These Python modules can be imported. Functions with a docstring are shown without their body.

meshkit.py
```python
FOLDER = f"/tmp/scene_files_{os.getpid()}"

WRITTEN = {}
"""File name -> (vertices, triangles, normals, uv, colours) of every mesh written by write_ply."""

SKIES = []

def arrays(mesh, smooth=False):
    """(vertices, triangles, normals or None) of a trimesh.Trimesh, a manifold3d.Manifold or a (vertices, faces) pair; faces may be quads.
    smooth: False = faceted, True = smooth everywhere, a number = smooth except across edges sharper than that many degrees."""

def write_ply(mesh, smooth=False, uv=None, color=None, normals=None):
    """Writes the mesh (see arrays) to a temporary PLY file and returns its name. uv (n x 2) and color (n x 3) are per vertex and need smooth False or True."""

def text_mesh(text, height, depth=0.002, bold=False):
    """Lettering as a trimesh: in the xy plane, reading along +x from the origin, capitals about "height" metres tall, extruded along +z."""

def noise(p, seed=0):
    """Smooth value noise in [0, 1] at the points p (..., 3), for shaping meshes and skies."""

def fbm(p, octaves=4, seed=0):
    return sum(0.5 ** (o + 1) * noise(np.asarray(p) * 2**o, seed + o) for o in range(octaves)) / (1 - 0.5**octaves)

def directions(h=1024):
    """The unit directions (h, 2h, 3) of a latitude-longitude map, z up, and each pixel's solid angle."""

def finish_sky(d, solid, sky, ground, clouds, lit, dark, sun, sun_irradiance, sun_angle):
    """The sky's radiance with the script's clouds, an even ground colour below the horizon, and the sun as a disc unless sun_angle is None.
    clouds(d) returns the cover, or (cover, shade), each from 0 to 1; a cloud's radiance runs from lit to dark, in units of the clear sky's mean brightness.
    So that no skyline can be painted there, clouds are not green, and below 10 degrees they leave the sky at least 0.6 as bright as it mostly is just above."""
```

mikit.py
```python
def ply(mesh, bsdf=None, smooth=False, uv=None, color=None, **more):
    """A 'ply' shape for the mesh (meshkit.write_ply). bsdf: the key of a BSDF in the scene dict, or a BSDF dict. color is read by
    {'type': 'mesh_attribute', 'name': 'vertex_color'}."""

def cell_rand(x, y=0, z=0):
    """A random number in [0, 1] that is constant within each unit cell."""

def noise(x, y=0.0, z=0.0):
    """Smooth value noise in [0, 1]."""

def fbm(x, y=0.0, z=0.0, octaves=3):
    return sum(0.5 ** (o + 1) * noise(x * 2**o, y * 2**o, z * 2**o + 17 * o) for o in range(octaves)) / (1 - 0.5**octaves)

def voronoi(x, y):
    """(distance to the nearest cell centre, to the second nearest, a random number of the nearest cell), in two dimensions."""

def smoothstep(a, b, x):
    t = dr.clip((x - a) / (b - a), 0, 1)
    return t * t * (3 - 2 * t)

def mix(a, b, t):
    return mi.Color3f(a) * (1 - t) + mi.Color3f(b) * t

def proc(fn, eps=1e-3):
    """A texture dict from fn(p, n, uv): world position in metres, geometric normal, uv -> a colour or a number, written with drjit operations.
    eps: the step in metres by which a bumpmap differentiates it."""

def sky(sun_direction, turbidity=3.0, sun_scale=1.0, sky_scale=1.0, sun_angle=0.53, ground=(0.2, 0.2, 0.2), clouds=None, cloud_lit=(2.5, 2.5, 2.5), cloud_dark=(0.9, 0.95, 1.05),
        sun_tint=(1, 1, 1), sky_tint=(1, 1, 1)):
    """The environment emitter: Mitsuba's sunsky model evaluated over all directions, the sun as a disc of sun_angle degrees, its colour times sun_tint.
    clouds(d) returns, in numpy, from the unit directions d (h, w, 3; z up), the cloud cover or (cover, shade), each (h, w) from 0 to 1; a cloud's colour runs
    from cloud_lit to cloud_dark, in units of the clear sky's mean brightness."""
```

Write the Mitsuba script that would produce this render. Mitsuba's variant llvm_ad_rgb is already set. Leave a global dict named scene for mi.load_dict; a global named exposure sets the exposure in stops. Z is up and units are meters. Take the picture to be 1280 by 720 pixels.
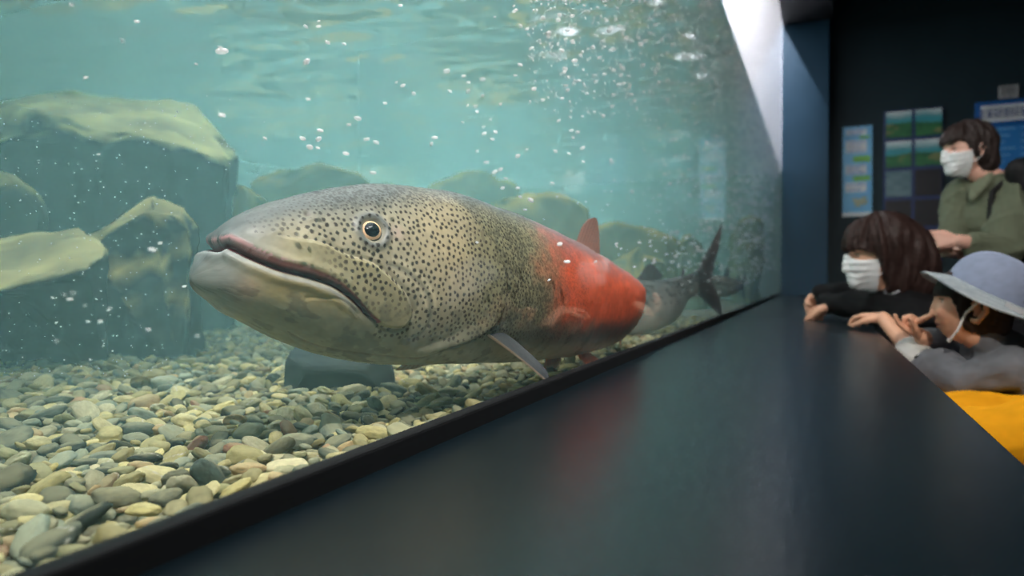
import math, random
import numpy as np, trimesh, manifold3d, shapely
import mitsuba as mi, drjit as dr
import mikit, meshkit
from mikit import ply, proc
from scipy.interpolate import PchipInterpolator, CubicSpline
from scipy.spatial import cKDTree

T = mi.ScalarTransform4f
rng = np.random.default_rng(7)
scene, labels = {}, {}

# ------------------------------------------------------------------ camera, sky, exposure
exposure = 3.7
LEDGE_Z = 0.62                      # top of the viewing ledge above the hall floor
EYE = np.array([0.0, 0.0, LEDGE_Z + 0.165])
FOCAL = 850.0                       # in pixels of the 1280 frame
YAW, PITCH = math.atan(384 / FOCAL), math.atan(12 / FOCAL)
FWD = np.array([-math.sin(YAW) * math.cos(PITCH), math.cos(YAW) * math.cos(PITCH), -math.sin(PITCH)])
RGT = np.array([math.cos(YAW), math.sin(YAW), 0.0])
UPV = np.cross(RGT, FWD)
scene['camera'] = dict(type='thinlens', fov=2 * math.degrees(math.atan(640 / FOCAL)), fov_axis='x', near_clip=0.05, far_clip=200.0,
                       aperture_radius=0.0029, focus_distance=0.80,
                       to_world=T().look_at(origin=EYE.tolist(), target=(EYE + FWD).tolist(), up=[0, 0, 1]))
overcast = lambda d: (np.ones(d.shape[:2]), 0.25 + 0.5 * meshkit.fbm(d * 3.0, 4, 5))
scene['sky'] = mikit.sky([0.2, 0.3, 0.9], turbidity=4.0, sun_scale=0.0, sky_scale=1.15, sun_angle=0.53, clouds=overcast,
                         cloud_lit=(1.12, 1.12, 1.12), cloud_dark=(0.92, 0.93, 0.96))
SKY_GAIN = 1.0


def at(x, y, F):
    """The point seen at pixel (x, y) at depth F: used to read sizes and places off the photograph."""
    return EYE + F * (FWD + (x - 640) / FOCAL * RGT - (y - 360) / FOCAL * UPV)


def at_z(x, y, z):
    d = FWD + (x - 640) / FOCAL * RGT - (y - 360) / FOCAL * UPV
    return EYE + d * ((z - EYE[2]) / d[2])


def at_x(x, y, wx):
    d = FWD + (x - 640) / FOCAL * RGT - (y - 360) / FOCAL * UPV
    return EYE + d * (wx / d[0])


def at_y(x, y, wy):
    d = FWD + (x - 640) / FOCAL * RGT - (y - 360) / FOCAL * UPV
    return EYE + d * (wy / d[1])


# ------------------------------------------------------------------ helpers
def key_for(name, parent=None):
    base = f'{parent}__{name}' if parent else name
    if base not in used:
        used.add(base)
        return base
    n = 1
    while f'{base}_{n:03d}' in used:
        n += 1
    used.add(f'{base}_{n:03d}')
    return f'{base}_{n:03d}'


used = set()


def thing(name, label, category, group=None):
    k = key_for(name)
    labels[k] = dict(label=label, category=category)
    if group:
        labels[k]['group'] = group
    return k


def obj(name, mesh, bsdf, parent=None, smooth=False, label=None, category=None, group=None, kind=None, color=None, **more):
    k = key_for(name, parent)
    scene[k] = ply(mesh, bsdf, smooth=smooth, color=color, **more) if not isinstance(mesh, dict) else {**mesh, **more}
    t = {a: b for a, b in dict(label=label, category=category, group=group, kind=kind).items() if b}
    if t:
        labels[k] = t
    return k


def box(x0, x1, y0, y1, z0, z1):
    m = trimesh.creation.box((x1 - x0, y1 - y0, z1 - z0))
    m.apply_translation(((x0 + x1) / 2, (y0 + y1) / 2, (z0 + z1) / 2))
    return m


def rbox(x0, x1, y0, y1, z0, z1, r=0.004, seg=8):
    """A box with rounded edges."""
    r = min(r, (x1 - x0) / 2.01, (y1 - y0) / 2.01, (z1 - z0) / 2.01)
    s = manifold3d.Manifold.sphere(r, seg)
    c = [s.translate((a, b, d)) for a in (x0 + r, x1 - r) for b in (y0 + r, y1 - r) for d in (z0 + r, z1 - r)]
    return tri(manifold3d.Manifold.batch_hull(c))


def tri(m):
    q = m.to_mesh()
    return trimesh.Trimesh(np.asarray(q.vert_properties)[:, :3], np.asarray(q.tri_verts), process=False)


def hull(balls, seg=16):
    return manifold3d.Manifold.batch_hull([manifold3d.Manifold.sphere(float(r), seg).translate([float(a) for a in p]) for p, r in balls])


def join(ms):
    return trimesh.util.concatenate(ms)


def grid_faces(n, m, wrap=False):
    i, j = np.meshgrid(np.arange(n - 1), np.arange(m if wrap else m - 1), indexing='ij')
    a, b = i * m + j, i * m + (j + 1) % m
    c, d = (i + 1) * m + (j + 1) % m, (i + 1) * m + j
    a, b, c, d = (q.ravel() for q in (a, b, c, d))
    return np.vstack([np.stack([a, b, c], 1), np.stack([a, c, d], 1)])


def rgb(r, g, b):
    """A linear colour from sRGB bytes."""
    c = np.array([r, g, b]) / 255
    return np.where(c < 0.04045, c / 12.92, ((c + 0.055) / 1.055) ** 2.4).tolist()


def mat(name, color, rough=0.6, spec=0.4, **more):
    """A principled, two-sided material."""
    c = color if isinstance(color, dict) else {'type': 'rgb', 'value': list(map(float, color))}
    scene[name] = {'type': 'twosided', 'bsdf': {'type': 'principled', 'base_color': c, 'roughness': rough, 'specular': spec, **more}}
    return name


VC = {'type': 'mesh_attribute', 'name': 'vertex_color'}

# ------------------------------------------------------------------ the hall
PANE_X, LEDGE_X = -0.35, 0.168      # the glass, and the outer edge of the ledge
END_Y, COL_Y = 7.45, 7.2            # end wall, face of the corner pillar
WATER_Z = LEDGE_Z + 0.165 + 1.064
BED_Z = LEDGE_Z - 0.03
CEIL_Z = 3.52


def wall_paint(p, n, uv):
    return mikit.mix(mi.Color3f(0.012, 0.030, 0.040), mi.Color3f(0.018, 0.042, 0.055), mikit.fbm(p.x * 1.3, p.y * 1.3, p.z * 1.3))


mat('dark_paint', proc(wall_paint), 0.55, 0.3)
mat('pillar_paint', (0.010, 0.050, 0.095), 0.5, 0.35)
mat('black_paint', (0.008, 0.009, 0.011), 0.6, 0.3)
mat('floor_vinyl', (0.035, 0.038, 0.042), 0.45, 0.4)
obj('floor', box(-0.33, 3.2, -2.2, END_Y, -0.1, 0), 'floor_vinyl', kind='structure')
obj('ceiling', box(-0.33, 3.2, -2.2, END_Y, CEIL_Z, CEIL_Z + 0.1), 'black_paint', kind='structure')
obj('wall_end', box(0.0, 3.2, END_Y, END_Y + 0.1, 0, CEIL_Z), 'dark_paint', kind='structure')
obj('wall_right', box(3.2, 3.3, -2.2, END_Y, 0, CEIL_Z), 'dark_paint', kind='structure')
obj('wall_behind', box(-0.33, 3.2, -2.3, -2.2, 0, CEIL_Z), 'dark_paint', kind='structure')
obj('pillar', rbox(PANE_X + 0.005, 0.075, COL_Y, END_Y, 0, CEIL_Z, 0.006), 'pillar_paint', kind='structure', label='dark blue corner pillar at the far end of the tank glass')
obj('beam', rbox(PANE_X + 0.005, 0.10, -2.2, COL_Y - 0.01, 3.26, CEIL_Z, 0.006), 'black_paint', kind='structure', label='black header beam above the tank glass')
obj('wall_below_glass', box(PANE_X + 0.001, PANE_X + 0.06, -2.2, COL_Y, 0, LEDGE_Z - 0.045), 'black_paint', kind='structure')

# the ledge: a dark satin board under the glass, with a front apron
mat('ledge_laminate', proc(lambda p, n, uv: mikit.mix(mi.Color3f(0.0014, 0.0050, 0.0075), mi.Color3f(0.0020, 0.0068, 0.0100), mikit.fbm(p.x * 40, p.y * 6, p.z * 40))), 0.28, 0.85)
ledge = thing('viewing_ledge', 'long dark blue-grey satin ledge running below the aquarium glass', 'ledge')
obj('board', rbox(PANE_X + 0.002, LEDGE_X, -1.2, 3.02, LEDGE_Z - 0.04, LEDGE_Z, 0.004), 'ledge_laminate', ledge)
obj('board', rbox(PANE_X + 0.002, LEDGE_X, 3.022, COL_Y, LEDGE_Z - 0.04, LEDGE_Z, 0.004), 'ledge_laminate', ledge)
obj('apron', rbox(LEDGE_X - 0.06, LEDGE_X - 0.04, -1.2, COL_Y, 0.0, LEDGE_Z - 0.041, 0.003), 'black_paint', ledge)
mat('rubber', (0.006, 0.007, 0.008), 0.6, 0.25)
obj('trim_1', rbox(PANE_X - 0.012, PANE_X + 0.006, -1.2, COL_Y, LEDGE_Z - 0.035, LEDGE_Z + 0.0205, 0.003), 'rubber', kind='structure', label='black rubber gasket along the foot of the aquarium glass')

# the glass
scene['acrylic'] = {'type': 'thindielectric', 'int_ior': 1.22, 'ext_ior': 1.0}
v = np.array([[PANE_X, -1.2, LEDGE_Z], [PANE_X, COL_Y, LEDGE_Z], [PANE_X, COL_Y, 3.3], [PANE_X, -1.2, 3.3]])
obj('window_1', (v, np.array([[0, 1, 2], [0, 2, 3]])), 'acrylic', kind='structure', label='large clear aquarium viewing window')
obj('wall_behind_camera', box(PANE_X + .001, PANE_X + 0.04, -2.2, -1.2, LEDGE_Z - 0.04, CEIL_Z), 'dark_paint', kind='structure')

# ------------------------------------------------------------------ the tank
X0, Y0, Y1 = -5.3, -1.6, 7.3


def tank_wall(p, n, uv):
    t = mikit.fbm(p.x * 1.1 + 3, p.y * 1.1, p.z * 1.6, 4)
    return mikit.mix(mi.Color3f(0.10, 0.12, 0.09), mi.Color3f(0.30, 0.31, 0.20), mikit.smoothstep(0.3, 0.7, t))


mat('tank_concrete', proc(tank_wall), 0.9, 0.1)
mat('tank_pale', proc(lambda p, n, uv: mikit.mix(mi.Color3f(0.42, 0.52, 0.46), mi.Color3f(0.60, 0.66, 0.58), mikit.fbm(p.x * 1.5, p.y, p.z * 2, 3))), 0.9, 0.1)
mat('white_wall', (0.82, 0.82, 0.84), 0.8, 0.1)
obj('wall_tank_back', box(X0 - 0.2, X0, Y0, Y1, BED_Z - 0.4, WATER_Z + 0.12), 'tank_concrete', kind='structure')
obj('wall_tank_end', box(X0 - 0.2, PANE_X - 0.002, Y1, Y1 + 0.15, BED_Z - 0.4, WATER_Z - 0.01), 'tank_pale', kind='structure')
obj('wall_tank_upper', box(X0 - 0.2, PANE_X - 0.002, Y1, Y1 + 0.15, WATER_Z - 0.01, 3.75), 'white_wall', kind='structure', label='white wall above the water at the end of the tank')
obj('wall_tank_near', box(X0 - 0.2, PANE_X - 0.002, Y0 - 0.2, Y0, BED_Z - 0.4, WATER_Z + 0.12), 'tank_concrete', kind='structure')

# water: a rippled surface and the face against the glass bound the hazy water
water_medium = {'type': 'homogeneous', 'sigma_t': {'type': 'rgb', 'value': [0.265, 0.25, 0.25]}, 'albedo': {'type': 'rgb', 'value': [0.48, 0.93, 0.962]},
                'phase': {'type': 'hg', 'g': 0.0}}
scene['water_haze'] = water_medium
nx, ny = 260, 420
gx, gy = np.meshgrid(np.linspace(X0 + .004, PANE_X - 0.0015, nx), np.linspace(Y0 + .004, Y1 - .004, ny), indexing='ij')
rp = np.stack([gx, gy, 0 * gx], -1)
chop = np.exp(-((gy - 3.2) / 1.8) ** 2) * np.exp(-((gx + .5) / 1.0) ** 2)
ripple = 0.055 * (meshkit.fbm(rp * [1.7, 3.6, 1], 3, 11) - 0.5) + (0.019 + .026 * chop) * (meshkit.noise(rp * [7, 14, 1], 12) - 0.5) + (.004 + .012 * chop) * (meshkit.noise(rp * [17, 26, 1], 14) - 0.5) + 0.020 * (meshkit.noise(rp * [1.0, 1.4, 1], 13) - 0.5)
ripple *= np.clip((PANE_X - gx) / 0.06, 0.15, 1)
wv = np.stack([gx, gy, WATER_Z + ripple], -1).reshape(-1, 3)
wf = grid_faces(nx, ny)
if np.cross(wv[wf[0, 1]] - wv[wf[0, 0]], wv[wf[0, 2]] - wv[wf[0, 0]])[2] < 0:
    wf = wf[:, ::-1]
water = thing('tank_water', 'clear teal water filling the aquarium behind the glass', 'water')
labels[water]['kind'] = 'stuff'
scene['water_top'] = {'type': 'dielectric', 'int_ior': 1.333, 'ext_ior': 1.0}
scene['water_side'] = {'type': 'null'}
obj('surface', (wv, wf), 'water_top', water, smooth=True, interior={'type': 'ref', 'id': 'water_haze'})
v = np.array([[PANE_X - 0.0012, Y0 + .004, BED_Z - 0.05], [PANE_X - 0.0012, Y1 - .004, BED_Z - 0.05], [PANE_X - 0.0012, Y1 - .004, WATER_Z + 0.02], [PANE_X - 0.0012, Y0 + .004, WATER_Z + 0.02]])
obj('glass_side', (v, np.array([[0, 1, 2], [0, 2, 3]])), 'water_side', water, interior={'type': 'ref', 'id': 'water_haze'})

# an added, unseen ceiling panel for fill light, above and beside the camera
lamp = thing('added_fill_panel', 'flat white ceiling light panel added as fill light for the viewing hall', 'ceiling light')
obj('housing', rbox(0.55, 1.25, -0.45, 0.85, CEIL_Z - 0.05, CEIL_Z - 0.001, 0.01), 'black_paint', lamp)
v = np.array([[0.58, -0.42, CEIL_Z - 0.052], [0.58, 0.82, CEIL_Z - 0.052], [1.22, 0.82, CEIL_Z - 0.052], [1.22, -0.42, CEIL_Z - 0.052]])
obj('diffuser', (v, np.array([[0, 1, 2], [0, 2, 3]])), 'white_wall', lamp, emitter={'type': 'area', 'radiance': {'type': 'rgb', 'value': [0.9, 0.87, 0.82]}})

# an added, unseen lamp above the water throws light on the white wall at the end of the tank
k = thing('added_floodlight', 'small black floodlight above the water added to brighten the white end wall', 'added_floodlight')
obj('housing', rbox(-0.86, -0.66, 5.44, 5.57, 4.04, 4.2, 0.02), 'black_paint', k)
obj('bracket', rbox(-0.775, -0.745, 5.56, Y1 + .12, 4.10, 4.13, 0.005), 'black_paint', k)
obj('bracket', rbox(-0.775, -0.745, Y1 + .08, Y1 + .12, 3.74, 4.11, 0.005), 'black_paint', k)
scene['added_wall_beam'] = {'type': 'spot', 'intensity': {'type': 'rgb', 'value': [3.4, 3.4, 3.6]}, 'cutoff_angle': 38.0, 'beam_width': 28.0,
                            'to_world': T().look_at(origin=[-0.75, 5.6, 4.1], target=[-1.35, Y1, 2.9], up=[0, 0, 1])}

# an added, unseen spot high at the back of the hall, turned on the visitors and the boards
k = thing('added_spotlight', 'small black track spotlight under the hall ceiling added to brighten the visitors', 'spotlight')
sp0, sp1 = np.array([0.55, -1.7, 3.34]), np.array([0.35, 2.6, 0.85])
dv = (sp1 - sp0) / np.linalg.norm(sp1 - sp0)
obj('can', tri(hull([(sp0 - dv * .14, .045), (sp0 - dv * .03, .055)], 20)), 'black_paint', k, smooth=35)
obj('stem', rbox(sp0[0] - .012, sp0[0] + .012, sp0[1] - .11, sp0[1] - .08, 3.38, CEIL_Z + .002, .003), 'black_paint', k)
scene['added_visitor_beam'] = {'type': 'spot', 'intensity': {'type': 'rgb', 'value': [2.5, 2.35, 2.15]}, 'cutoff_angle': 25.0, 'beam_width': 13.0,
                       'to_world': T().look_at(origin=(sp0 + dv * .05).tolist(), target=sp1.tolist(), up=[0, 0, 1])}

k = thing('added_spotlight', 'small black track spotlight under the hall ceiling added to brighten the fish through the glass', 'spotlight')  # second added, unseen spot, brightens the fish through the glass
sp0, sp1 = np.array([0.62, -0.55, 3.34]), np.array([-0.48, 0.92, 0.78])
dv = (sp1 - sp0) / np.linalg.norm(sp1 - sp0)
obj('can', tri(hull([(sp0 - dv * .14, .045), (sp0 - dv * .03, .055)], 20)), 'black_paint', k, smooth=35)
obj('stem', rbox(sp0[0] + .03, sp0[0] + .055, sp0[1] - .08, sp0[1] - .055, 3.40, CEIL_Z + .002, .003), 'black_paint', k)
scene['added_fish_beam'] = {'type': 'spot', 'intensity': {'type': 'rgb', 'value': [2.7, 2.6, 2.5]}, 'cutoff_angle': 19.0, 'beam_width': 9.0,
                      'to_world': T().look_at(origin=(sp0 + dv * .05).tolist(), target=sp1.tolist(), up=[0, 0, 1])}
# an added, unseen walkway that crosses above the near end of the tank and shades it
k = thing('added_shade_deck', 'added grey walkway over the near end of the tank', 'shade_deck')
obj('deck', rbox(X0 - 0.15, PANE_X - 0.55, Y0 - .15, 0.40, WATER_Z + 0.55, WATER_Z + 0.62, 0.01), 'tank_concrete', k)
obj('deck', rbox(X0 - 0.15, -2.45, 0.41, 2.55, WATER_Z + 0.55, WATER_Z + 0.62, 0.01), 'tank_concrete', k)
obj('upstand', box(X0 - .19, X0 - .11, Y0 - .1, 2.5, WATER_Z + .121, WATER_Z + .555), 'tank_concrete', k)
obj('post', box(-1.14, -1.06, Y0 - .16, Y0 - .08, WATER_Z + .121, WATER_Z + .555), 'black_paint', k)
# ------------------------------------------------------------------ boulders and gravel
scene['stone'] = {'type': 'twosided', 'bsdf': {'type': 'principled', 'base_color': VC, 'roughness': 0.85, 'specular': 0.2}}


def boulder(pts, label, tone=(150, 146, 112), grain=.03, seed=0, r=.03, length=.03, rough=1.0, stone=None):
    ms = hull([(p, r) for p in pts], 10)
    m = tri(ms.refine_to_length(length * 1.6))
    trimesh.smoothing.filter_taubin(m, iterations=3)
    v = np.array(m.vertices)
    nrm = np.array(m.vertex_normals)
    o = np.array([seed * 3.1, seed * 1.7, 0])
    h = (meshkit.fbm(v * 3.2 + o, 3, seed) - .5) * .16 * rough + (meshkit.fbm(v * 13 + o, 4, seed + 1) - .5) * grain * 1.4
    ridge = np.abs(meshkit.fbm(v * 5 + o, 3, seed + 5) - .5)
    h -= .025 * rough * np.clip(1 - ridge / .05, 0, 1)
    m.vertices = v + nrm * h[:, None]
    a = meshkit.fbm(v * 6 + o, 4, seed + 2)[:, None]
    b = meshkit.fbm(v * 30 + o, 3, seed + 3)[:, None]
    base = np.array(rgb(*tone))
    dark, pale = base * .55, np.minimum(base * 1.35 + .03, .9) * [1.05, 1.0, .82]
    c = dark + (pale - dark) * np.clip((a - .25) * 1.6 + (b - .5) * .6, 0, 1)
    if stone is not None:      # lit tops and shaded sides painted in: flatter tops pale, steep faces darker
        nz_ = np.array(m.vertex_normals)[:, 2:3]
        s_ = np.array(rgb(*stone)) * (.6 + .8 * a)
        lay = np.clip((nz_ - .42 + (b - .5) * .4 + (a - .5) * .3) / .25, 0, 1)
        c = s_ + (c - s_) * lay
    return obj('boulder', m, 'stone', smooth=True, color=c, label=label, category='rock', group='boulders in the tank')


zb = BED_Z - .04
gd = lambda x, y: at_z(x, y, zb)
low_ = lambda p: np.array([p[0], p[1], zb])
# big near-left boulder: pale sloping top, dark steep front
pts = [at(-160, 292, 1.85), at(-190, 372, 1.42), at(0, 366, 1.36), at(28, 364, 1.37), at(60, 350, 1.40), at(106, 342, 1.46), at(128, 320, 1.56), at(0, 300, 1.72), at(92, 296, 1.70)]
pts += [gd(-190, 474), gd(50, 474), low_(at(128, 320, 1.58)), low_(at(92, 296, 1.72)), low_(at(-160, 292, 1.85))]
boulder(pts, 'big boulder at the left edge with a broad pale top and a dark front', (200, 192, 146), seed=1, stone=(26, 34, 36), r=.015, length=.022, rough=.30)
pts = [at(100, 300, 1.86), at(142, 276, 1.92), at(190, 250, 1.96), at(222, 262, 1.96), at(240, 285, 1.96), at(112, 312, 1.74), at(150, 290, 1.76), at(192, 262, 1.78), at(226, 276, 1.78), at(238, 300, 1.76)]
pts += [low_(at(90, 320, 1.74)), low_(at(225, 330, 1.62)), low_(at(238, 300, 1.74)), low_(at(240, 285, 2.0)), low_(at(100, 300, 1.9))]
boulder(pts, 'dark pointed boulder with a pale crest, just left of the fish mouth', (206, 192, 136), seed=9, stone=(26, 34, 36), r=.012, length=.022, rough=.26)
# the boulder behind it, higher up
pts = [at(40, 128, 3.0), at(95, 122, 3.1), at(240, 134, 3.1), at(15, 134, 2.6), at(80, 158, 2.42), at(130, 186, 2.33), at(170, 176, 2.36), at(210, 186, 2.38), at(278, 206, 2.5), at(285, 200, 2.9),
       at(-90, 186, 2.6), at(-80, 160, 3.1)]
pts += [low_(at(-90, 300, 2.5)), low_(at(130, 300, 2.36)), low_(at(272, 300, 2.5)), low_(at(285, 200, 3.1)), low_(at(-80, 300, 3.1))]
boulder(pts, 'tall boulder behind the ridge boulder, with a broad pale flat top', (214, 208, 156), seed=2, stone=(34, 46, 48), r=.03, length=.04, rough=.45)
pts = [at(-70, 232, 2.1), at(0, 228, 2.08), at(28, 240, 2.05), at(46, 266, 2.05), at(-70, 262, 2.0), low_(at(-70, 262, 2.05)), low_(at(44, 266, 2.08)), low_(at(0, 240, 2.3))]
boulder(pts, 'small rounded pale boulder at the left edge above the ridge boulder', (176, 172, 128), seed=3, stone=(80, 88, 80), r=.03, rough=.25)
pts = [gd(200, 446) + [0, 0, .0], at(205, 392, 1.72), at(222, 386, 1.72), at(236, 402, 1.75), low_(at(240, 420, 1.76)), low_(at(205, 400, 1.8))]
boulder(pts, 'small yellowish stone at the foot of the ridge boulder', (196, 186, 112), seed=4, r=.012, length=.012, rough=.12, grain=.012)
# flat dark stone under the fish's chin
pts = [gd(372, 494), gd(470, 492), low_(at(362, 470, 1.22)), low_(at(492, 466, 1.22)), at(364, 452, 1.2), at(480, 448, 1.2), at(380, 430, 1.38), at(470, 430, 1.38), low_(at(400, 430, 1.45)), at(385, 462, 1.16), at(452, 462, 1.16)]
boulder(pts, 'flat dark slate stone lying on the gravel under the fish', (58, 70, 72), seed=5, r=.01, length=.012, rough=.10, grain=.010)
# far boulders, hazy behind the fish
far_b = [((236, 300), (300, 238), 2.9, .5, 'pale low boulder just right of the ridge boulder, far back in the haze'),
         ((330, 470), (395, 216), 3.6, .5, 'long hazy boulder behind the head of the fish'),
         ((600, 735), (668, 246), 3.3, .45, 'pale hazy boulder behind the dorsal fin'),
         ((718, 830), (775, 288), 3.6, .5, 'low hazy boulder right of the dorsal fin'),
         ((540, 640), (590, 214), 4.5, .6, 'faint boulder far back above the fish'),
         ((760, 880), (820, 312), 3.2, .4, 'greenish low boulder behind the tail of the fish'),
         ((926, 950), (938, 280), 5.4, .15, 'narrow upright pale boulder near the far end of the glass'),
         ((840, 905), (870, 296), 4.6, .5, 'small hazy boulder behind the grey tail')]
for i, ((xa, xb), (xt, yt), F, depth, lab) in enumerate(far_b):
    q = []
    for x_, s_ in ((xa, 0.75), (xb, .75), (xt, 1.0), ((xa + xt) / 2, .93), ((xb + xt) / 2, .9)):
        tpt = at(x_, yt + (1 - s_) * 90, F)
        q += [tpt, tpt + FWD * depth * .8 - [0, 0, .05], low_(tpt - FWD * .12), low_(tpt + FWD * depth)]
    lim = PANE_X - (.42 if i in (5, 7) else .12)
    q = [p_ if p_[0] < lim else np.array([lim, p_[1], p_[2]]) for p_ in q]
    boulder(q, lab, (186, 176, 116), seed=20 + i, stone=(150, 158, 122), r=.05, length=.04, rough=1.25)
brng = np.random.default_rng(12)
back_lab = ['lumpy', 'flat topped', 'leaning', 'squat', 'jagged', 'broad', 'rounded']
for i, (x_, y_, w_, h_) in enumerate([(-4.2, 1.0, .7, .6), (-4.3, 4.6, .75, .55), (-3.2, 5.6, .6, .45), (-2.6, 6.5, .55, .5), (-4.5, 6.4, .75, 1.25), (-1.3, 6.55, .4, .4), (-2.3, 5.0, .4, .28)]):
    q = [np.array([x_ + w_ * math.cos(a) * brng.uniform(.7, 1), y_ + w_ * math.sin(a) * brng.uniform(.7, 1), z_]) for a in np.linspace(0, 6.28, 9)[:-1] for z_ in (zb, BED_Z + h_ * brng.uniform(.5, 1))]
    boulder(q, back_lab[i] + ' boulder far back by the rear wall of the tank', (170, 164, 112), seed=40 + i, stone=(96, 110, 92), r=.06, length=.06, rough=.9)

# gravel: a dark bed, 300 pebbles on their own, the rest as one mass
def bed_color(p, n, uv):
    d1, d2, c1 = mikit.voronoi(p.x * 48, p.y * 60)
    base = mikit.mix(mi.Color3f(0.10, 0.105, 0.08), mi.Color3f(0.40, 0.38, 0.26), c1)
    return base * (0.35 + 0.65 * mikit.smoothstep(0.02, 0.22, d2 - d1))


mat('bed_gravel', proc(bed_color), 0.9, 0.2)
gx, gy = np.meshgrid(np.linspace(X0, PANE_X - .003, 90), np.linspace(Y0, Y1, 150), indexing='ij')
bz = BED_Z - .012 + .02 * (meshkit.fbm(np.stack([gx * 2, gy * 2, 0 * gx], -1), 3, 4) - .5) * np.clip((PANE_X - gx) / .3, 0, 1)
bv = np.stack([gx, gy, bz], -1).reshape(-1, 3)
bfc = grid_faces(90, 150)
if np.cross(bv[bfc[0, 1]] - bv[bfc[0, 0]], bv[bfc[0, 2]] - bv[bfc[0, 0]])[2] < 0:
    bfc = bfc[:, ::-1]
obj('ground', (bv, bfc), 'bed_gravel', smooth=True, kind='structure', label='gravel floor of the tank')
prng = np.random.default_rng(5)
pal = np.array([rgb(*c) for c in [(146, 148, 132), (118, 126, 120), (178, 172, 140), (194, 186, 144), (142, 136, 100), (96, 108, 108), (74, 86, 88), (166, 146, 118), (158, 120, 104), (208, 204, 182), (130, 132, 106), (166, 165, 150), (122, 136, 134), (180, 172, 128)]])
pw = np.array([10, 10, 9, 8, 7, 8, 6, 5, 2, 4, 8, 8, 8, 7.]); pw /= pw.sum()
tones = ['grey', 'grey-green', 'sandy', 'pale yellow', 'olive', 'slate grey', 'dark slate', 'tan', 'reddish', 'cream', 'olive grey', 'light grey', 'blue-grey', 'yellow']
shapes_hi, shapes_mid, shapes_lo = [], [], []
for k in range(12):
    for sub, store in ((3, shapes_hi), (2, shapes_mid), (1, shapes_lo)):
        m = trimesh.creation.icosphere(sub, 1.0)
        v = np.array(m.vertices)
        v = np.sign(v) * np.abs(v) ** (0.86)
        v *= (1 + .55 * (meshkit.fbm(v * .9 + k * 7.3, 2, k) - .5))[:, None]
        v += .10 * (meshkit.noise(v * 2.2 + k, k + 3) - .5)[:, None] * v
        store.append((v, np.array(m.faces)))
# Poisson-like scatter: big ones first
cand = []
grid = {}


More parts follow.
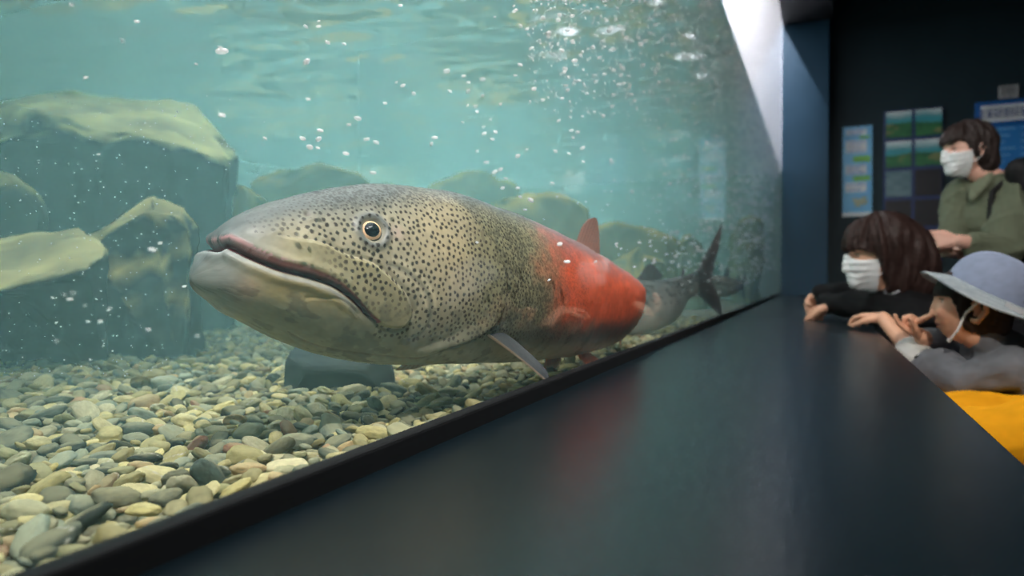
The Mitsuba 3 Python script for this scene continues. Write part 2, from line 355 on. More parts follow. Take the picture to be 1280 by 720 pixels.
def put(x, y, r, lay, tight):
    c0 = (int(math.floor(x / .05)), int(math.floor(y / .05)))
    for a in (-1, 0, 1):
        for b in (-1, 0, 1):
            for (px_, py_, pr_, l_) in grid.get((c0[0] + a, c0[1] + b, lay), ()):
                if (px_ - x) ** 2 + (py_ - y) ** 2 < (tight * (pr_ + r)) ** 2:
                    return False
    grid.setdefault((c0[0], c0[1], lay), []).append((x, y, r, lay))
    return True


def in_view(x, y):
    d = np.array([x, y, BED_Z]) - EYE
    F = d @ FWD
    px_ = 640 + FOCAL * (d @ RGT) / F if F > .1 else -9999
    return F > .1 and -90 < px_ < 1000


peb = []
for lay, tight, cnt in ((1, .86, 34000), (0, .80, 30000)):
    for k in range(cnt):
        y = 0.02 + 3.3 * prng.random() ** 1.7
        x = PANE_X - .022 - (1.75 * prng.random() ** 1.3)
        if not in_view(x, y):
            continue
        frac = k / cnt
        r = prng.uniform(.013, .018) if frac < .03 else prng.uniform(.0085, .013) if frac < .38 else prng.uniform(.005, .0085)
        if x + r * 1.25 > PANE_X - .004:
            continue
        if put(x, y, r, lay, tight):
            peb.append((x, y, r, lay))
mats = []
for (x, y, r, lay) in peb:
    ax = np.array([1.3, .88, prng.uniform(.38, .66)]) * r
    yaw, til, ti2 = prng.uniform(0, 6.28), prng.normal(0, .34), prng.normal(0, .34)
    R = trimesh.transformations.euler_matrix(til, ti2, yaw)[:3, :3]
    z = BED_Z - .010 + (.009 if lay else -.003) + ax[2] * .55 + prng.uniform(-.003, .004)
    kcol = prng.choice(len(pal), p=pw)
    mats.append((R * ax, np.array([x, y, z]), prng.integers(12), kcol, prng.choice([.5, .75, .95, 1.1, 1.3])))
size = []
for (A, p_, k, kc, br), (x, y, r, lay) in zip(mats, peb):
    d = p_ - EYE
    F = d @ FWD
    px_, py_ = 640 + FOCAL * (d @ RGT) / F, 360 - FOCAL * (d @ UPV) / F
    hid = (230 < px_ < 640 and py_ < 455) or px_ < 0 or px_ > 840 or py_ > 716 or (px_ < 236 and py_ < 462) or d[0] / d[1] > 0 or (EYE[2] + d[2] * (PANE_X / d[0]) < LEDGE_Z + .022 if d[0] < 0 else True)
    size.append(0 if hid or not lay else r / F)
order = np.argsort(size)[::-1]
single = set(order[:300].tolist())


pal = pal * np.array([1.0, .96, .74])


def pebble_color(v, kc, br, seed):
    a = meshkit.fbm(v * 1.6 + seed * 3.7, 3, 3)[:, None]
    b = meshkit.noise(v * 7 + seed, 8)[:, None]
    c = pal[kc] * br * (.72 + .5 * a) * (.88 + .24 * b)
    vein = np.clip(1 - np.abs(v @ np.array([.6, .5, .62]) - .1 + .3 * (a[:, 0] - .5)) / .05, 0, 1)[:, None] * (seed % 9 == 0)
    c = c * (.80 + .4 * meshkit.noise(v * 19 + seed * 1.3, 6)[:, None])
    silt = np.clip(v[:, 2:3] * 1.4 - .25 + (a - .5) * 1.6, 0, 1) * .35
    c = c * (1 - silt) + np.array(rgb(186, 180, 138)) * silt
    return np.clip(c * (1 - vein) + np.array([.55, .53, .45]) * vein, 0, 1)


LV, LF, LC, base = [], [], [], 0
ids = order[:300]
cen = np.array([mats[i][1] for i in ids])
tree = cKDTree(cen[:, :2])
size_word = lambda r: 'big' if r > .0128 else 'little' if r < .0090 else 'medium'
for n_, i in enumerate(ids):
    A, p_, k, kc, br = mats[i]
    v, f_ = shapes_hi[k]
    nb = tree.query(p_[:2], 4)[1]
    n1, n2 = [tones[mats[ids[q]][3]] for q in nb if q != n_][:2]
    q1 = [size_word(peb[ids[q]][2]) for q in nb if q != n_][0]
    dg = PANE_X - p_[0]
    where = 'against the gasket' if dg < .05 else 'near the glass' if dg < .16 else 'under the fish' if p_[1] > .8 and dg < .7 else 'on the open bed'
    obj('pebble', (v @ A.T + p_, f_), 'stone', smooth=True, color=pebble_color(v, kc, br, int(i)),
        label=f'{size_word(peb[i][2])} {tones[kc]} pebble {where}, between {q1} {n1} and {n2} ones', category='pebble', group='loose pebbles on the tank floor')
for i in range(len(mats)):
    if i in single:
        continue
    A, p_, k, kc, br = mats[i]
    near = np.linalg.norm(p_ - EYE) < 1.1
    v, f_ = shapes_lo[k] if not near else shapes_mid[k]
    LV.append(v @ A.T + p_)
    LF.append(f_ + base)
    LC.append(pebble_color(v, kc, br, i))
    base += len(v)
obj('gravel', (np.vstack(LV), np.vstack(LF)), 'stone', smooth=True, color=np.vstack(LC), label='mixed grey and yellow gravel covering the tank floor', category='gravel', kind='stuff')
N_PEB = len(mats)
# ------------------------------------------------------------------ the big fish
def surface_normals(P):
    a, b = np.gradient(P, axis=0), np.gradient(P, axis=1)
    n = np.cross(b, a)
    return n / (np.linalg.norm(n, axis=-1, keepdims=True) + 1e-12)


def sstep(a, b, x):
    t = np.clip((x - a) / (b - a), 0, 1)
    return t * t * (3 - 2 * t)


def lerp(a, b, t):
    return np.asarray(a) * (1 - t[..., None]) + np.asarray(b) * t[..., None]


mat('fish_skin', VC, 0.42, 0.45, clearcoat=0.05, clearcoat_gloss=0.6)
mat('fin_skin', VC, 0.5, 0.4)
mat('eye_gloss', VC, 0.12, 0.6)

plan = np.array([(-.588, .50), (-.57, .56), (-.545, .66), (-.513, .77), (-.484, .88), (-.466, 1.0), (-.452, 1.15), (-.441, 1.3), (-.432, 1.43), (-.434, 1.55), (-.458, 1.67), (-.52, 1.78), (-.60, 1.85), (-.69, 1.90)])
cum = np.r_[0, np.cumsum(np.linalg.norm(np.diff(plan, axis=0), axis=1))]
FL = cum[-1]
spine = CubicSpline(cum, plan)
hu_f = PchipInterpolator([0, .003, .008, .014, .0185, .0215, .025, .03, .04, .05, .1, .17, .25, .35, .45, .55, .7, .85, 1.0, 1.1, 1.2, 1.35, FL],
                         [.004, .013, .0215, .0285, .032, .0355, .046, .0525, .061, .068, .0888, .1092, .1244, .1289, .1208, .1145, .1041, .0894, .0635, .046, .036, .031, .036])
hd_f = PchipInterpolator([0, .004, .01, .02, .035, .05, .1, .17, .25, .35, .45, .55, .7, .85, 1.0, 1.1, 1.2, 1.35, FL],
                         [.004, .011, .017, .024, .037, .0446, .0706, .0955, .1108, .1177, .1234, .1263, .1234, .1164, .102, .088, .072, .048, .042])
w_f = PchipInterpolator([0, .003, .008, .02, .05, .1, .17, .25, .35, .45, .55, .7, .85, 1.0, 1.1, 1.2, 1.35, FL],
                        [.003, .012, .020, .031, .044, .055, .066, .074, .080, .083, .085, .085, .081, .074, .066, .055, .035, .012])
zm_f = PchipInterpolator([0, .1, .4, 1.0, 1.25, FL], LEDGE_Z + np.array([.165, .165, .16, .125, .13, .15]))


def frame(s):
    c, t = spine(s), spine(s, 1)
    t = t / np.linalg.norm(t, axis=-1, keepdims=True)
    return c, t, np.stack([t[..., 1], -t[..., 0]], -1)


s_ax = np.r_[np.linspace(0.0005, 0.06, 110)[:-1], np.linspace(0.06, 0.46, 430)[:-1], np.linspace(0.46, 1.0, 250)[:-1], np.linspace(1.0, FL, 70)]
f_ax = np.r_[np.linspace(0, np.pi, 250)[:-1], np.linspace(np.pi, 2 * np.pi, 90)[:-1]]    # 0 back, pi/2 the side at the glass, pi belly
S, PH = np.meshgrid(s_ax, f_ax, indexing='ij')
c, t, n = frame(s_ax)
sn, cs = np.sin(PH), np.cos(PH)
LAT = np.sign(sn) * np.abs(sn) ** 0.9 * w_f(s_ax)[:, None]
Z = zm_f(s_ax)[:, None] + np.where(cs > 0, hu_f(s_ax)[:, None] * cs, hd_f(s_ax)[:, None] * cs)
P0 = np.concatenate([c[:, None] + n[:, None] * LAT[..., None], Z[..., None]], -1)
U = np.where(PH <= np.pi, PH, 2 * np.pi - PH) / np.pi          # 0 back .. 1 belly on both sides
side = np.where(PH <= np.pi, 1, -1)
i_near = np.arange(0, 250)
row = lambda s: np.interp(s, s_ax, np.arange(len(s_ax)))


def on_body(s, u):
    """The point of the near side at (s, u)."""
    i, j = row(s), np.interp(np.asarray(u) * np.pi, f_ax[:250], np.arange(250))
    i0, j0 = np.clip(np.floor(i).astype(int), 0, len(s_ax) - 2), np.clip(np.floor(j).astype(int), 0, 248)
    a, b = (i - i0)[..., None], (j - j0)[..., None]
    return (P0[i0, j0] * (1 - a) + P0[i0 + 1, j0] * a) * (1 - b) + (P0[i0, j0 + 1] * (1 - a) + P0[i0 + 1, j0 + 1] * a) * b


# metric chart shared by both sides: every vertex as if on the near side
Q = on_body(S.ravel(), U.ravel()).reshape(S.shape + (3,))


def curve_dist(pts, n=400):
    p = np.array(pts, float)
    k = np.r_[0, np.cumsum(np.hypot(np.diff(p[:, 0]), 0.25 * np.diff(p[:, 1])))]
    tt = np.linspace(0, k[-1], n)
    cs_ = np.stack([PchipInterpolator(k, p[:, 0])(tt), PchipInterpolator(k, p[:, 1])(tt)], 1)
    d, i = cKDTree(on_body(cs_[:, 0], cs_[:, 1])).query(Q.reshape(-1, 3))
    return d.reshape(S.shape), (i.reshape(S.shape) / (n - 1)), cs_


def region(poly):
    import shapely
    return shapely.contains_xy(shapely.Polygon(poly), S.ravel(), U.ravel()).reshape(S.shape)


mouth = [(.0195, 0), (.021, .13), (.027, .251), (.043, .376), (.072, .456), (.104, .491), (.129, .524), (.154, .576), (.178, .637), (.195, .668)]
dm, tm, mc = curve_dist(mouth)
lower = region([(-1, -.01)] + [(.0195, -.01)] + mc.tolist() + [(.195, 1.01), (-1, 1.01)])
maxc = [(.046, .24), (.082, .315), (.119, .363), (.149, .416), (.184, .451), (.211, .504), (.235, .574), (.243, .632), (.232, .684), (.210, .690), (.195, .668)]
dx, tx, xc = curve_dist(maxc)
maxilla = region(xc.tolist() + mc[::-1].tolist())
# a thing's inner distance: positive inside the maxilla plate
dmx = np.where(maxilla, dx, -dx)
op_u = [0, .2, .233, .291, .378, .489, .566, .654, .724, .80, 1.0]
op_s = [.34, .338, .347, .356, .384, .398, .397, .388, .356, .30, .25]
s_op = PchipInterpolator(op_u, op_s)(U)
d_op = S - s_op                                                  # behind the gill cover when positive
gm, _, _ = curve_dist([(.095, .85), (.122, .88), (.18, .862), (.262, .85), (.31, .80), (.36, .735)])
pre, _, _ = curve_dist([(.205, .455), (.245, .50), (.268, .58), (.272, .65), (.258, .73)])
jf, _, _ = curve_dist([(.10, .60), (.13, .585), (.165, .645)])
EYE_S, EYE_U = .189, .331
ec = on_body(np.array(EYE_S), np.array(EYE_U))
de = np.linalg.norm(Q - ec, axis=-1)
no = np.linalg.norm(Q - on_body(np.array(.112), np.array(.215)), axis=-1)

N = surface_normals(P0)
N = np.where((N * (P0 - P0.mean(axis=1, keepdims=True))).sum(-1).mean() > 0, N, -N)
lateral = np.clip(1 - tm, 0, 1)
gap = 0.0045 * (0.35 + 0.65 * sstep(1.0, 0.55, tm))
D = np.zeros_like(S)
D -= (0.004 + 0.006 * sstep(1.0, 0.4, tm)) * np.exp(-(dm / gap) ** 2) * sstep(0.0, 0.004, S)        # the mouth slit
D += np.where(lower, 0.0032, 0.0026) * np.exp(-((dm - 0.011) / 0.006) ** 2) * sstep(1.0, 0.6, tm) * sstep(.04, .16, tm)    # the two lips
D += 0.0032 * sstep(-0.001, 0.004, dmx) * sstep(0.06, 0.12, S)                                       # maxilla plate
D -= 0.0014 * np.exp(-((dmx + 0.002) / 0.0025) ** 2) * sstep(0.10, 0.15, S)
fade_op = sstep(.12, .25, U) * sstep(.95, .80, U)
D += fade_op * (0.0050 * sstep(-.05, -.004, d_op) * (1 - sstep(-0.001, 0.0035, d_op)) - 0.0022 * np.exp(-((d_op - .006) / .005) ** 2))
D -= 0.0016 * np.exp(-(gm / .0025) ** 2)
D -= 0.0010 * np.exp(-(pre / .0030) ** 2)
D -= 0.0012 * np.exp(-(jf / .0022) ** 2)
D += 0.0030 * np.exp(-((de - .0195) / .0055) ** 2) - 0.0050 * np.exp(-(de / .013) ** 4)              # orbit
D -= 0.002 * np.exp(-(no / .004) ** 2)
fine = meshkit.fbm(np.stack([S * 260, U * 60, side * 3.0], -1), 2, 3) - .5
D += 0.0006 * fine * sstep(.03, .08, S) * (1 - 0.5 * lower)
D += 0.003 * (meshkit.fbm(np.stack([S * 22, U * 7, side * 2.0], -1), 3, 4) - .5) * sstep(.02, .1, S)
P = P0 + N * D[..., None]

# colour: grey back, tan cheeks, olive flank, red rear, grey belly
nz1 = meshkit.fbm(np.stack([S * 30, U * 9, side * 1.0], -1), 4, 21)
nz2 = meshkit.fbm(np.stack([S * 120, U * 34, side * 1.0], -1), 3, 22)
g = lambda *a: np.array(rgb(*a))
back, cheek, olive, belly = g(104, 108, 104), g(178, 168, 140), g(134, 130, 98), g(144, 142, 120)
col = lerp(back, cheek, sstep(.14, .36, U + .10 * (nz1 - .5)))
col = lerp(col, olive, sstep(.30, .37, S + .10 * (nz1 - .5)) * .85 * sstep(.1, .3, U))
col = lerp(col, g(196, 178, 140), sstep(.09, .0, np.hypot((S - .30), (U - .36) * .25)) * .7)
low = sstep(.60, .80, U + .06 * (nz1 - .5))
col = lerp(col, belly, low)
red = sstep(.46, .60, S + .11 * (nz1 - .5) - .05 * np.abs(U - .5)) * (1 - sstep(.60, .80, U + .1 * (nz1 - .5)) * (1 - sstep(.72, .95, S) * .8)) 
redc = lerp(g(140, 108, 108), g(232, 104, 70), sstep(.14, .46, U + .12 * (nz1 - .5) + .04 * (nz2 - .5)))
col = lerp(col, redc, red)
col = lerp(col, g(160, 138, 124), low * sstep(.5, .7, S) * .8)
col = lerp(col, g(112, 112, 116), sstep(.13, .02, U) * .6 * sstep(.5, .9, S))
snout = sstep(.085, .02, S) * ~lower
col = lerp(col, g(108, 114, 114), snout * .8)
col = lerp(col, g(160, 150, 112), (maxilla & (dmx > 0)) * .75 * sstep(.06, .1, S))
jaw = lower * sstep(.24, .17, S)
col = lerp(col, lerp(g(172, 154, 104), g(140, 138, 112), sstep(.54, .72, U)), jaw * sstep(.03, .07, S))
col = lerp(col, g(128, 134, 132), jaw * sstep(.050, .02, S) * .8)
col = lerp(col, g(168, 170, 166), lower * np.exp(-((dm - .007) / .0035) ** 2) * .8 * sstep(1.0, .8, tm))
lipw = .0075 * sstep(1.02, .5, tm) + .0035
col = lerp(col, g(172, 98, 98), ~lower * sstep(lipw, lipw * .55, dm) * sstep(.026, .046, S))
col = lerp(col, g(206, 160, 160), ~lower * np.exp(-((dm - .008) / .003) ** 2) * sstep(.45, .6, nz2) * sstep(.75, .4, tm))
col = lerp(col, g(84, 26, 30), sstep(.0055, .002, dm) * sstep(1.05, .9, tm))
col = lerp(col, g(100, 104, 104), np.exp(-((de - .019) / .006) ** 2) * .85)
col = lerp(col, g(120, 104, 84), np.exp(-(gm / .002) ** 2) * .5)
col = lerp(col, g(96, 100, 94), np.exp(-(pre / .003) ** 2) * .5)
col = lerp(col, g(216, 204, 170), np.exp(-((pre - .007) / .003) ** 2) * .55 * (S > .21) * (U < .6))
col = lerp(col, g(92, 88, 70), np.exp(-((d_op - .006) / .006) ** 2) * .55 * fade_op)
col = lerp(col, g(200, 172, 160), np.exp(-(np.linalg.norm(Q - on_body(np.array(.222), np.array(.345)), axis=-1) / .010) ** 2) * .6)
col = lerp(col, g(92, 80, 72), np.exp(-(no / .004) ** 2) * .7)
col = lerp(col, g(96, 94, 84), np.exp(-(np.linalg.norm(Q - on_body(np.array(.165), np.array(.80)), axis=-1) / .009) ** 2) * .5)
col = lerp(col, g(170, 116, 92), np.exp(-(np.linalg.norm(Q - on_body(np.array(.04), np.array(.60)), axis=-1) / .014) ** 2) * .4)

# spots: dark points, wide apart on the cheek and close together on back and flank
frng = np.random.default_rng(3)
area_ok = (~lower) & (U < .74)
cand = np.argwhere(area_ok & (S > .05) & (S < .66))
wgt = np.gradient(s_ax)[cand[:, 0]] * np.where(cand[:, 1] < 250, 1 / 250, 1 / 90) * (w_f(s_ax) + .05)[cand[:, 0]]
pick = cand[frng.choice(len(cand), 90000, p=wgt / wgt.sum())]
pos = Q[pick[:, 0], pick[:, 1]] + np.where(pick[:, 1] < 250, 0, 5.0)[:, None]
su, uu = S[pick[:, 0], pick[:, 1]], U[pick[:, 0], pick[:, 1]]
gap_ = 0.0066 - 0.0024 * sstep(.30, .14, uu) - 0.0013 * sstep(.29, .40, su)
hashcell, keep = {}, []
for k in range(len(pos)):
    cell = tuple(np.floor(pos[k] / 0.012).astype(int))
    ok = True
    for a in (-1, 0, 1):
        for b in (-1, 0, 1):
            for e in (-1, 0, 1):
                for q in hashcell.get((cell[0] + a, cell[1] + b, cell[2] + e), ()):
                    if ((pos[q] - pos[k]) ** 2).sum() < gap_[k] ** 2:
                        ok = False
    if ok:
        hashcell.setdefault(cell, []).append(k)
        keep.append(k)
keep = np.array(keep)
sp_r = (0.0023 - 0.0009 * sstep(.30, .12, uu) - 0.0004 * sstep(.29, .40, su))[keep] * frng.uniform(.75, 1.25, len(keep))
sp_a = (0.95 - 0.45 * sstep(.28, .10, uu) - 0.25 * sstep(.40, .60, su) - .25 * sstep(.56, .72, uu) - .4 * sstep(.12, .06, su))[keep]
dd, ii = cKDTree(pos[keep]).query(Q.reshape(-1, 3) + np.where(side.reshape(-1, 1) > 0, 0, 5.0))
dd, ii = dd.reshape(S.shape), ii.reshape(S.shape)
wob = dd * (1 + .5 * (meshkit.noise(np.stack([S * 500, U * 140, side * 1.0], -1), 9) - .5))
spot = sstep(sp_r[ii] * 1.25, sp_r[ii] * .65, wob) * sp_a[ii] * (de > .0165) * np.where(maxilla, sstep(.10, .16, S) * sstep(.70, .50, U), 1) * (no > .006)
ret = sstep(.48, .62, meshkit.fbm(np.stack([S * 330, U * 85, side * 1.0], -1), 2, 31)) * np.maximum(sstep(.30, .42, S), sstep(.27, .16, U) * sstep(.10, .16, S)) * sstep(.74, .58, S) * sstep(.75, .6, U) * .62
spot = np.maximum(spot, ret * (1 - .6 * red))
col = lerp(col, g(40, 36, 30), spot * (1 - .55 * red))
blot = meshkit.fbm(np.stack([S * 45, U * 16, side * 1.0], -1), 4, 51)
col = lerp(col, g(84, 84, 72), sstep(.56, .70, blot) * .45 * sstep(.5, .62, U) * (1 - red))
col = np.clip(col * (0.84 + 0.32 * nz2)[..., None] * (.9 + .2 * nz1)[..., None], 0, 1)

fish = thing('fish', 'huge spotted brown fish with a red rear body, close behind the glass', 'fish')
pv = P.reshape(-1, 3)
ff = grid_faces(len(s_ax), len(f_ax), wrap=True)
pv = np.vstack([pv, P[0].mean(0) + np.array([.0005, -.002, 0]), P[-1].mean(0)])
nf = len(f_ax)
j = np.arange(nf)
cap0 = np.stack([np.full(nf, len(pv) - 2), (j + 1) % nf, j], 1)
cap1 = np.stack([np.full(nf, len(pv) - 1), (len(s_ax) - 1) * nf + j, (len(s_ax) - 1) * nf + (j + 1) % nf], 1)
ff = np.vstack([ff, cap0, cap1])
cc = np.vstack([col.reshape(-1, 3), col[0].mean(0), col[-1].mean(0)])
m = trimesh.Trimesh(pv, ff, process=False)
if m.volume < 0:
    ff = ff[:, ::-1]
obj('body', (pv, ff), 'fish_skin', fish, smooth=True, color=cc)


def eye_mesh(c, d, r):
    """An eyeball looking along d: black pupil, pale gold ring, dark rim."""
    m = trimesh.creation.icosphere(5, r)
    a = np.degrees(np.arccos(np.clip(m.vertices @ d / r, -1, 1)))
    flat = sstep(60, 20, a)
    col = lerp(np.array(rgb(70, 70, 66)), np.array(rgb(228, 190, 150)), sstep(54, 50, a))
    col = lerp(col, np.array(rgb(10, 12, 18)), sstep(38.5, 36, a))
    m.vertices = m.vertices * (1 - .05 * flat)[:, None] + c
    return m, col


nn = N[int(row(EYE_S)), int(EYE_U * 249)]
for sd in (1, -1):
    if sd > 0:
        e_c, e_n = ec - nn * .0105, nn
    else:
        j_ = 250 + int((1 - EYE_U) * 90)
        i_ = int(row(EYE_S))
        e_n = N[i_, j_]
        e_c = P0[i_, j_] - e_n * .0105
    aim = e_n + np.array([0.0, -.25, 0.05]); aim /= np.linalg.norm(aim)
    m, ec_col = eye_mesh(e_c, aim, .0155)
    obj('eye', m, 'eye_gloss', fish, smooth=True, color=ec_col, label='dark round eye with a pale gold ring')


def fin(base, tips, thick, n_ray, colour, edge=None, rows=14, curl=0.0, cols=None):
    """A fin as a thin solid: base points and tip points (k x 3 each) joined by rays, ridged along them."""
    base, tips = np.asarray(base, float), np.asarray(tips, float)
    k = np.linspace(0, 1, len(base))
    cols = cols or n_ray * 4 + 1
    uu_ = np.linspace(0, 1, cols)
    bb = np.stack([PchipInterpolator(k, base[:, a])(uu_) for a in range(3)], 1)
    tt_ = np.stack([PchipInterpolator(k, tips[:, a])(uu_) for a in range(3)], 1)
    vv = np.linspace(0, 1, rows)[:, None, None]
    G = bb[None] * (1 - vv) + tt_[None] * vv
    nrm = surface_normals(G)
    nrm_c = nrm.mean((0, 1)); nrm_c /= np.linalg.norm(nrm_c)
    G = G + nrm_c * (curl * vv ** 2)
    th = thick * (1 - .75 * vv[..., 0]) * (0.75 + .5 * np.abs(np.sin(uu_ * np.pi * n_ray)))[None] * np.clip(np.minimum(uu_, 1 - uu_) * 12 + .15, 0, 1)[None]
    A, B = G + nrm * th[..., None] / 2, G - nrm * th[..., None] / 2
    V = np.vstack([A.reshape(-1, 3), B.reshape(-1, 3)])
    F1 = grid_faces(rows, cols)
    o = rows * cols
    idx = np.arange(o).reshape(rows, cols)
    loop = np.r_[idx[0], idx[1:, -1], idx[-1, -2::-1], idx[-2:0:-1, 0]]
    nx_ = np.roll(loop, -1)
    F2 = np.vstack([np.stack([loop, loop + o, nx_], 1), np.stack([nx_, loop + o, nx_ + o], 1)])
    m = trimesh.Trimesh(V, np.vstack([F1, F1[:, ::-1] + o, F2[:, ::-1]]), process=False)
    m.fix_normals()
    v2 = np.tile(np.linspace(0, 1, rows)[:, None] * np.ones(cols), (2, 1)).ravel()
    ray = np.tile((0.8 + .35 * np.abs(np.sin(uu_ * np.pi * n_ray)))[None] * np.ones((rows, 1)), (2, 1)).ravel()
    c_ = np.array(colour)[None] * ray[:, None]
    if edge is not None:
        c_ = lerp(c_, np.array(edge), sstep(.6, 1.0, v2))
    return m, np.clip(c_, 0, 1)


def on_top(s, h, lean=0.0):
    c, t, n = frame(np.asarray(s, float))
    return np.concatenate([c + n * np.asarray(lean)[..., None] * np.ones_like(c), (zm_f(s) + hu_f(s) + h)[..., None]], -1)


fin_brown, fin_red, fin_grey = rgb(168, 120, 104), rgb(214, 116, 78), rgb(120, 118, 112)
bs = np.linspace(.79, .925, 8)
m, cf = fin(on_top(bs, np.full(8, -.008)), on_top(np.array([.83, .875, .905, .92, .926, .93, .932, .934]), np.array([.045, .075, .086, .080, .066, .045, .022, .004])), .005, 11, fin_brown)
obj('dorsal_fin', m, 'fin_skin', fish, smooth=40 and False, color=cf, label='brownish dorsal fin')
bs = np.linspace(1.19, 1.235, 5)
m, cf = fin(on_top(bs, np.full(5, -.006)), on_top(bs + np.array([.03, .04, .045, .04, .03]), np.array([.018, .03, .032, .024, .010])), .006, 4, rgb(150, 92, 80))
obj('adipose_fin', m, 'fin_skin', fish, color=cf)
# pectoral fins
pb = on_body(np.array([.380, .390, .400, .410]), np.array([.715, .712, .708, .704]))
tip = np.array([at(684, 471, 1.0), at(690, 468, 1.01), at(684, 456, 1.02), at(664, 438, 1.02)])
m, cf = fin(pb, tip, .006, 9, rgb(92, 96, 98), rgb(74, 78, 82), rows=22, curl=.008)
cf[:len(cf)] = lerp(cf, np.array(rgb(190, 165, 140)), np.tile((np.linspace(0, 1, 37) < .06)[None] * np.ones((22, 1)), (2, 1)).ravel() * .8)
obj('pectoral_fin', m, 'fin_skin', fish, color=cf, label='grey pectoral fin held down and back')
far = []
for s_, u_ in zip([.38, .388, .394, .398], [.78, .79, .80, .81]):
    c_, t_, n_ = frame(np.array(s_))
    q = on_body(np.array(s_), np.array(u_))
    lat = ((q[:2] - c_) * n_).sum()
    far.append(np.r_[c_ - n_ * lat, q[2]])
far = np.array(far)
m, cf = fin(far, far + np.array([(-.075, .03, -.05), (-.07, .055, -.048), (-.055, .07, -.04), (-.035, .075, -.03)]), .006, 9, rgb(150, 122, 92), rows=16)
obj('pectoral_fin', m, 'fin_skin', fish, color=cf)
for sd in (1, -1):
    c_, t_, n_ = frame(np.linspace(.735, .785, 4))
    zb = zm_f(.76) - hd_f(.76) * .95
    base = np.concatenate([c_ + n_ * sd * .034, np.full((4, 1), zb)], -1)
    tp = base + np.concatenate([t_ * np.array([.03, .045, .05, .045])[:, None] + n_ * sd * np.array([.018, .016, .012, .01])[:, None], np.array([-.036, -.040, -.034, -.02])[:, None]], -1)
    m, cf = fin(base, tp, .006, 7, fin_red, rgb(226, 170, 140))
    obj('pelvic_fin', m, 'fin_skin', fish, color=cf, label='orange pelvic fin')
c_, t_, n_ = frame(np.linspace(1.10, 1.2, 6))
zb = zm_f(np.linspace(1.10, 1.2, 6)) - hd_f(np.linspace(1.10, 1.2, 6)) + .006
base = np.concatenate([c_, zb[:, None]], -1)
tp = base + np.concatenate([t_ * np.array([.05, .055, .05, .045, .035, .025])[:, None], np.array([-.05, -.05, -.042, -.034, -.026, -.018])[:, None]], -1)
tp[:, 2] = np.maximum(tp[:, 2], BED_Z + .02)
m, cf = fin(base, tp, .006, 9, fin_red, rgb(230, 180, 150))
obj('anal_fin', m, 'fin_skin', fish, color=cf, label='orange anal fin')
c_, t_, n_ = frame(np.array(FL - .01))
zz = np.linspace(-.036, .034, 9)
base = np.concatenate([np.tile(c_, (9, 1)), (zm_f(FL) + zz)[:, None]], -1)
ln = np.array([.17, .165, .145, .12, .105, .12, .145, .165, .17])
tp = base + np.concatenate([t_[None] * ln[:, None], np.array([-.105, -.085, -.055, -.028, 0, .028, .06, .095, .12])[:, None]], -1)
tp[:, 2] = np.maximum(tp[:, 2], BED_Z + .02)
m, cf = fin(base, tp, .007, 16, rgb(170, 120, 100), rgb(150, 140, 132))
obj('tail_fin', m, 'fin_skin', fish, color=cf)
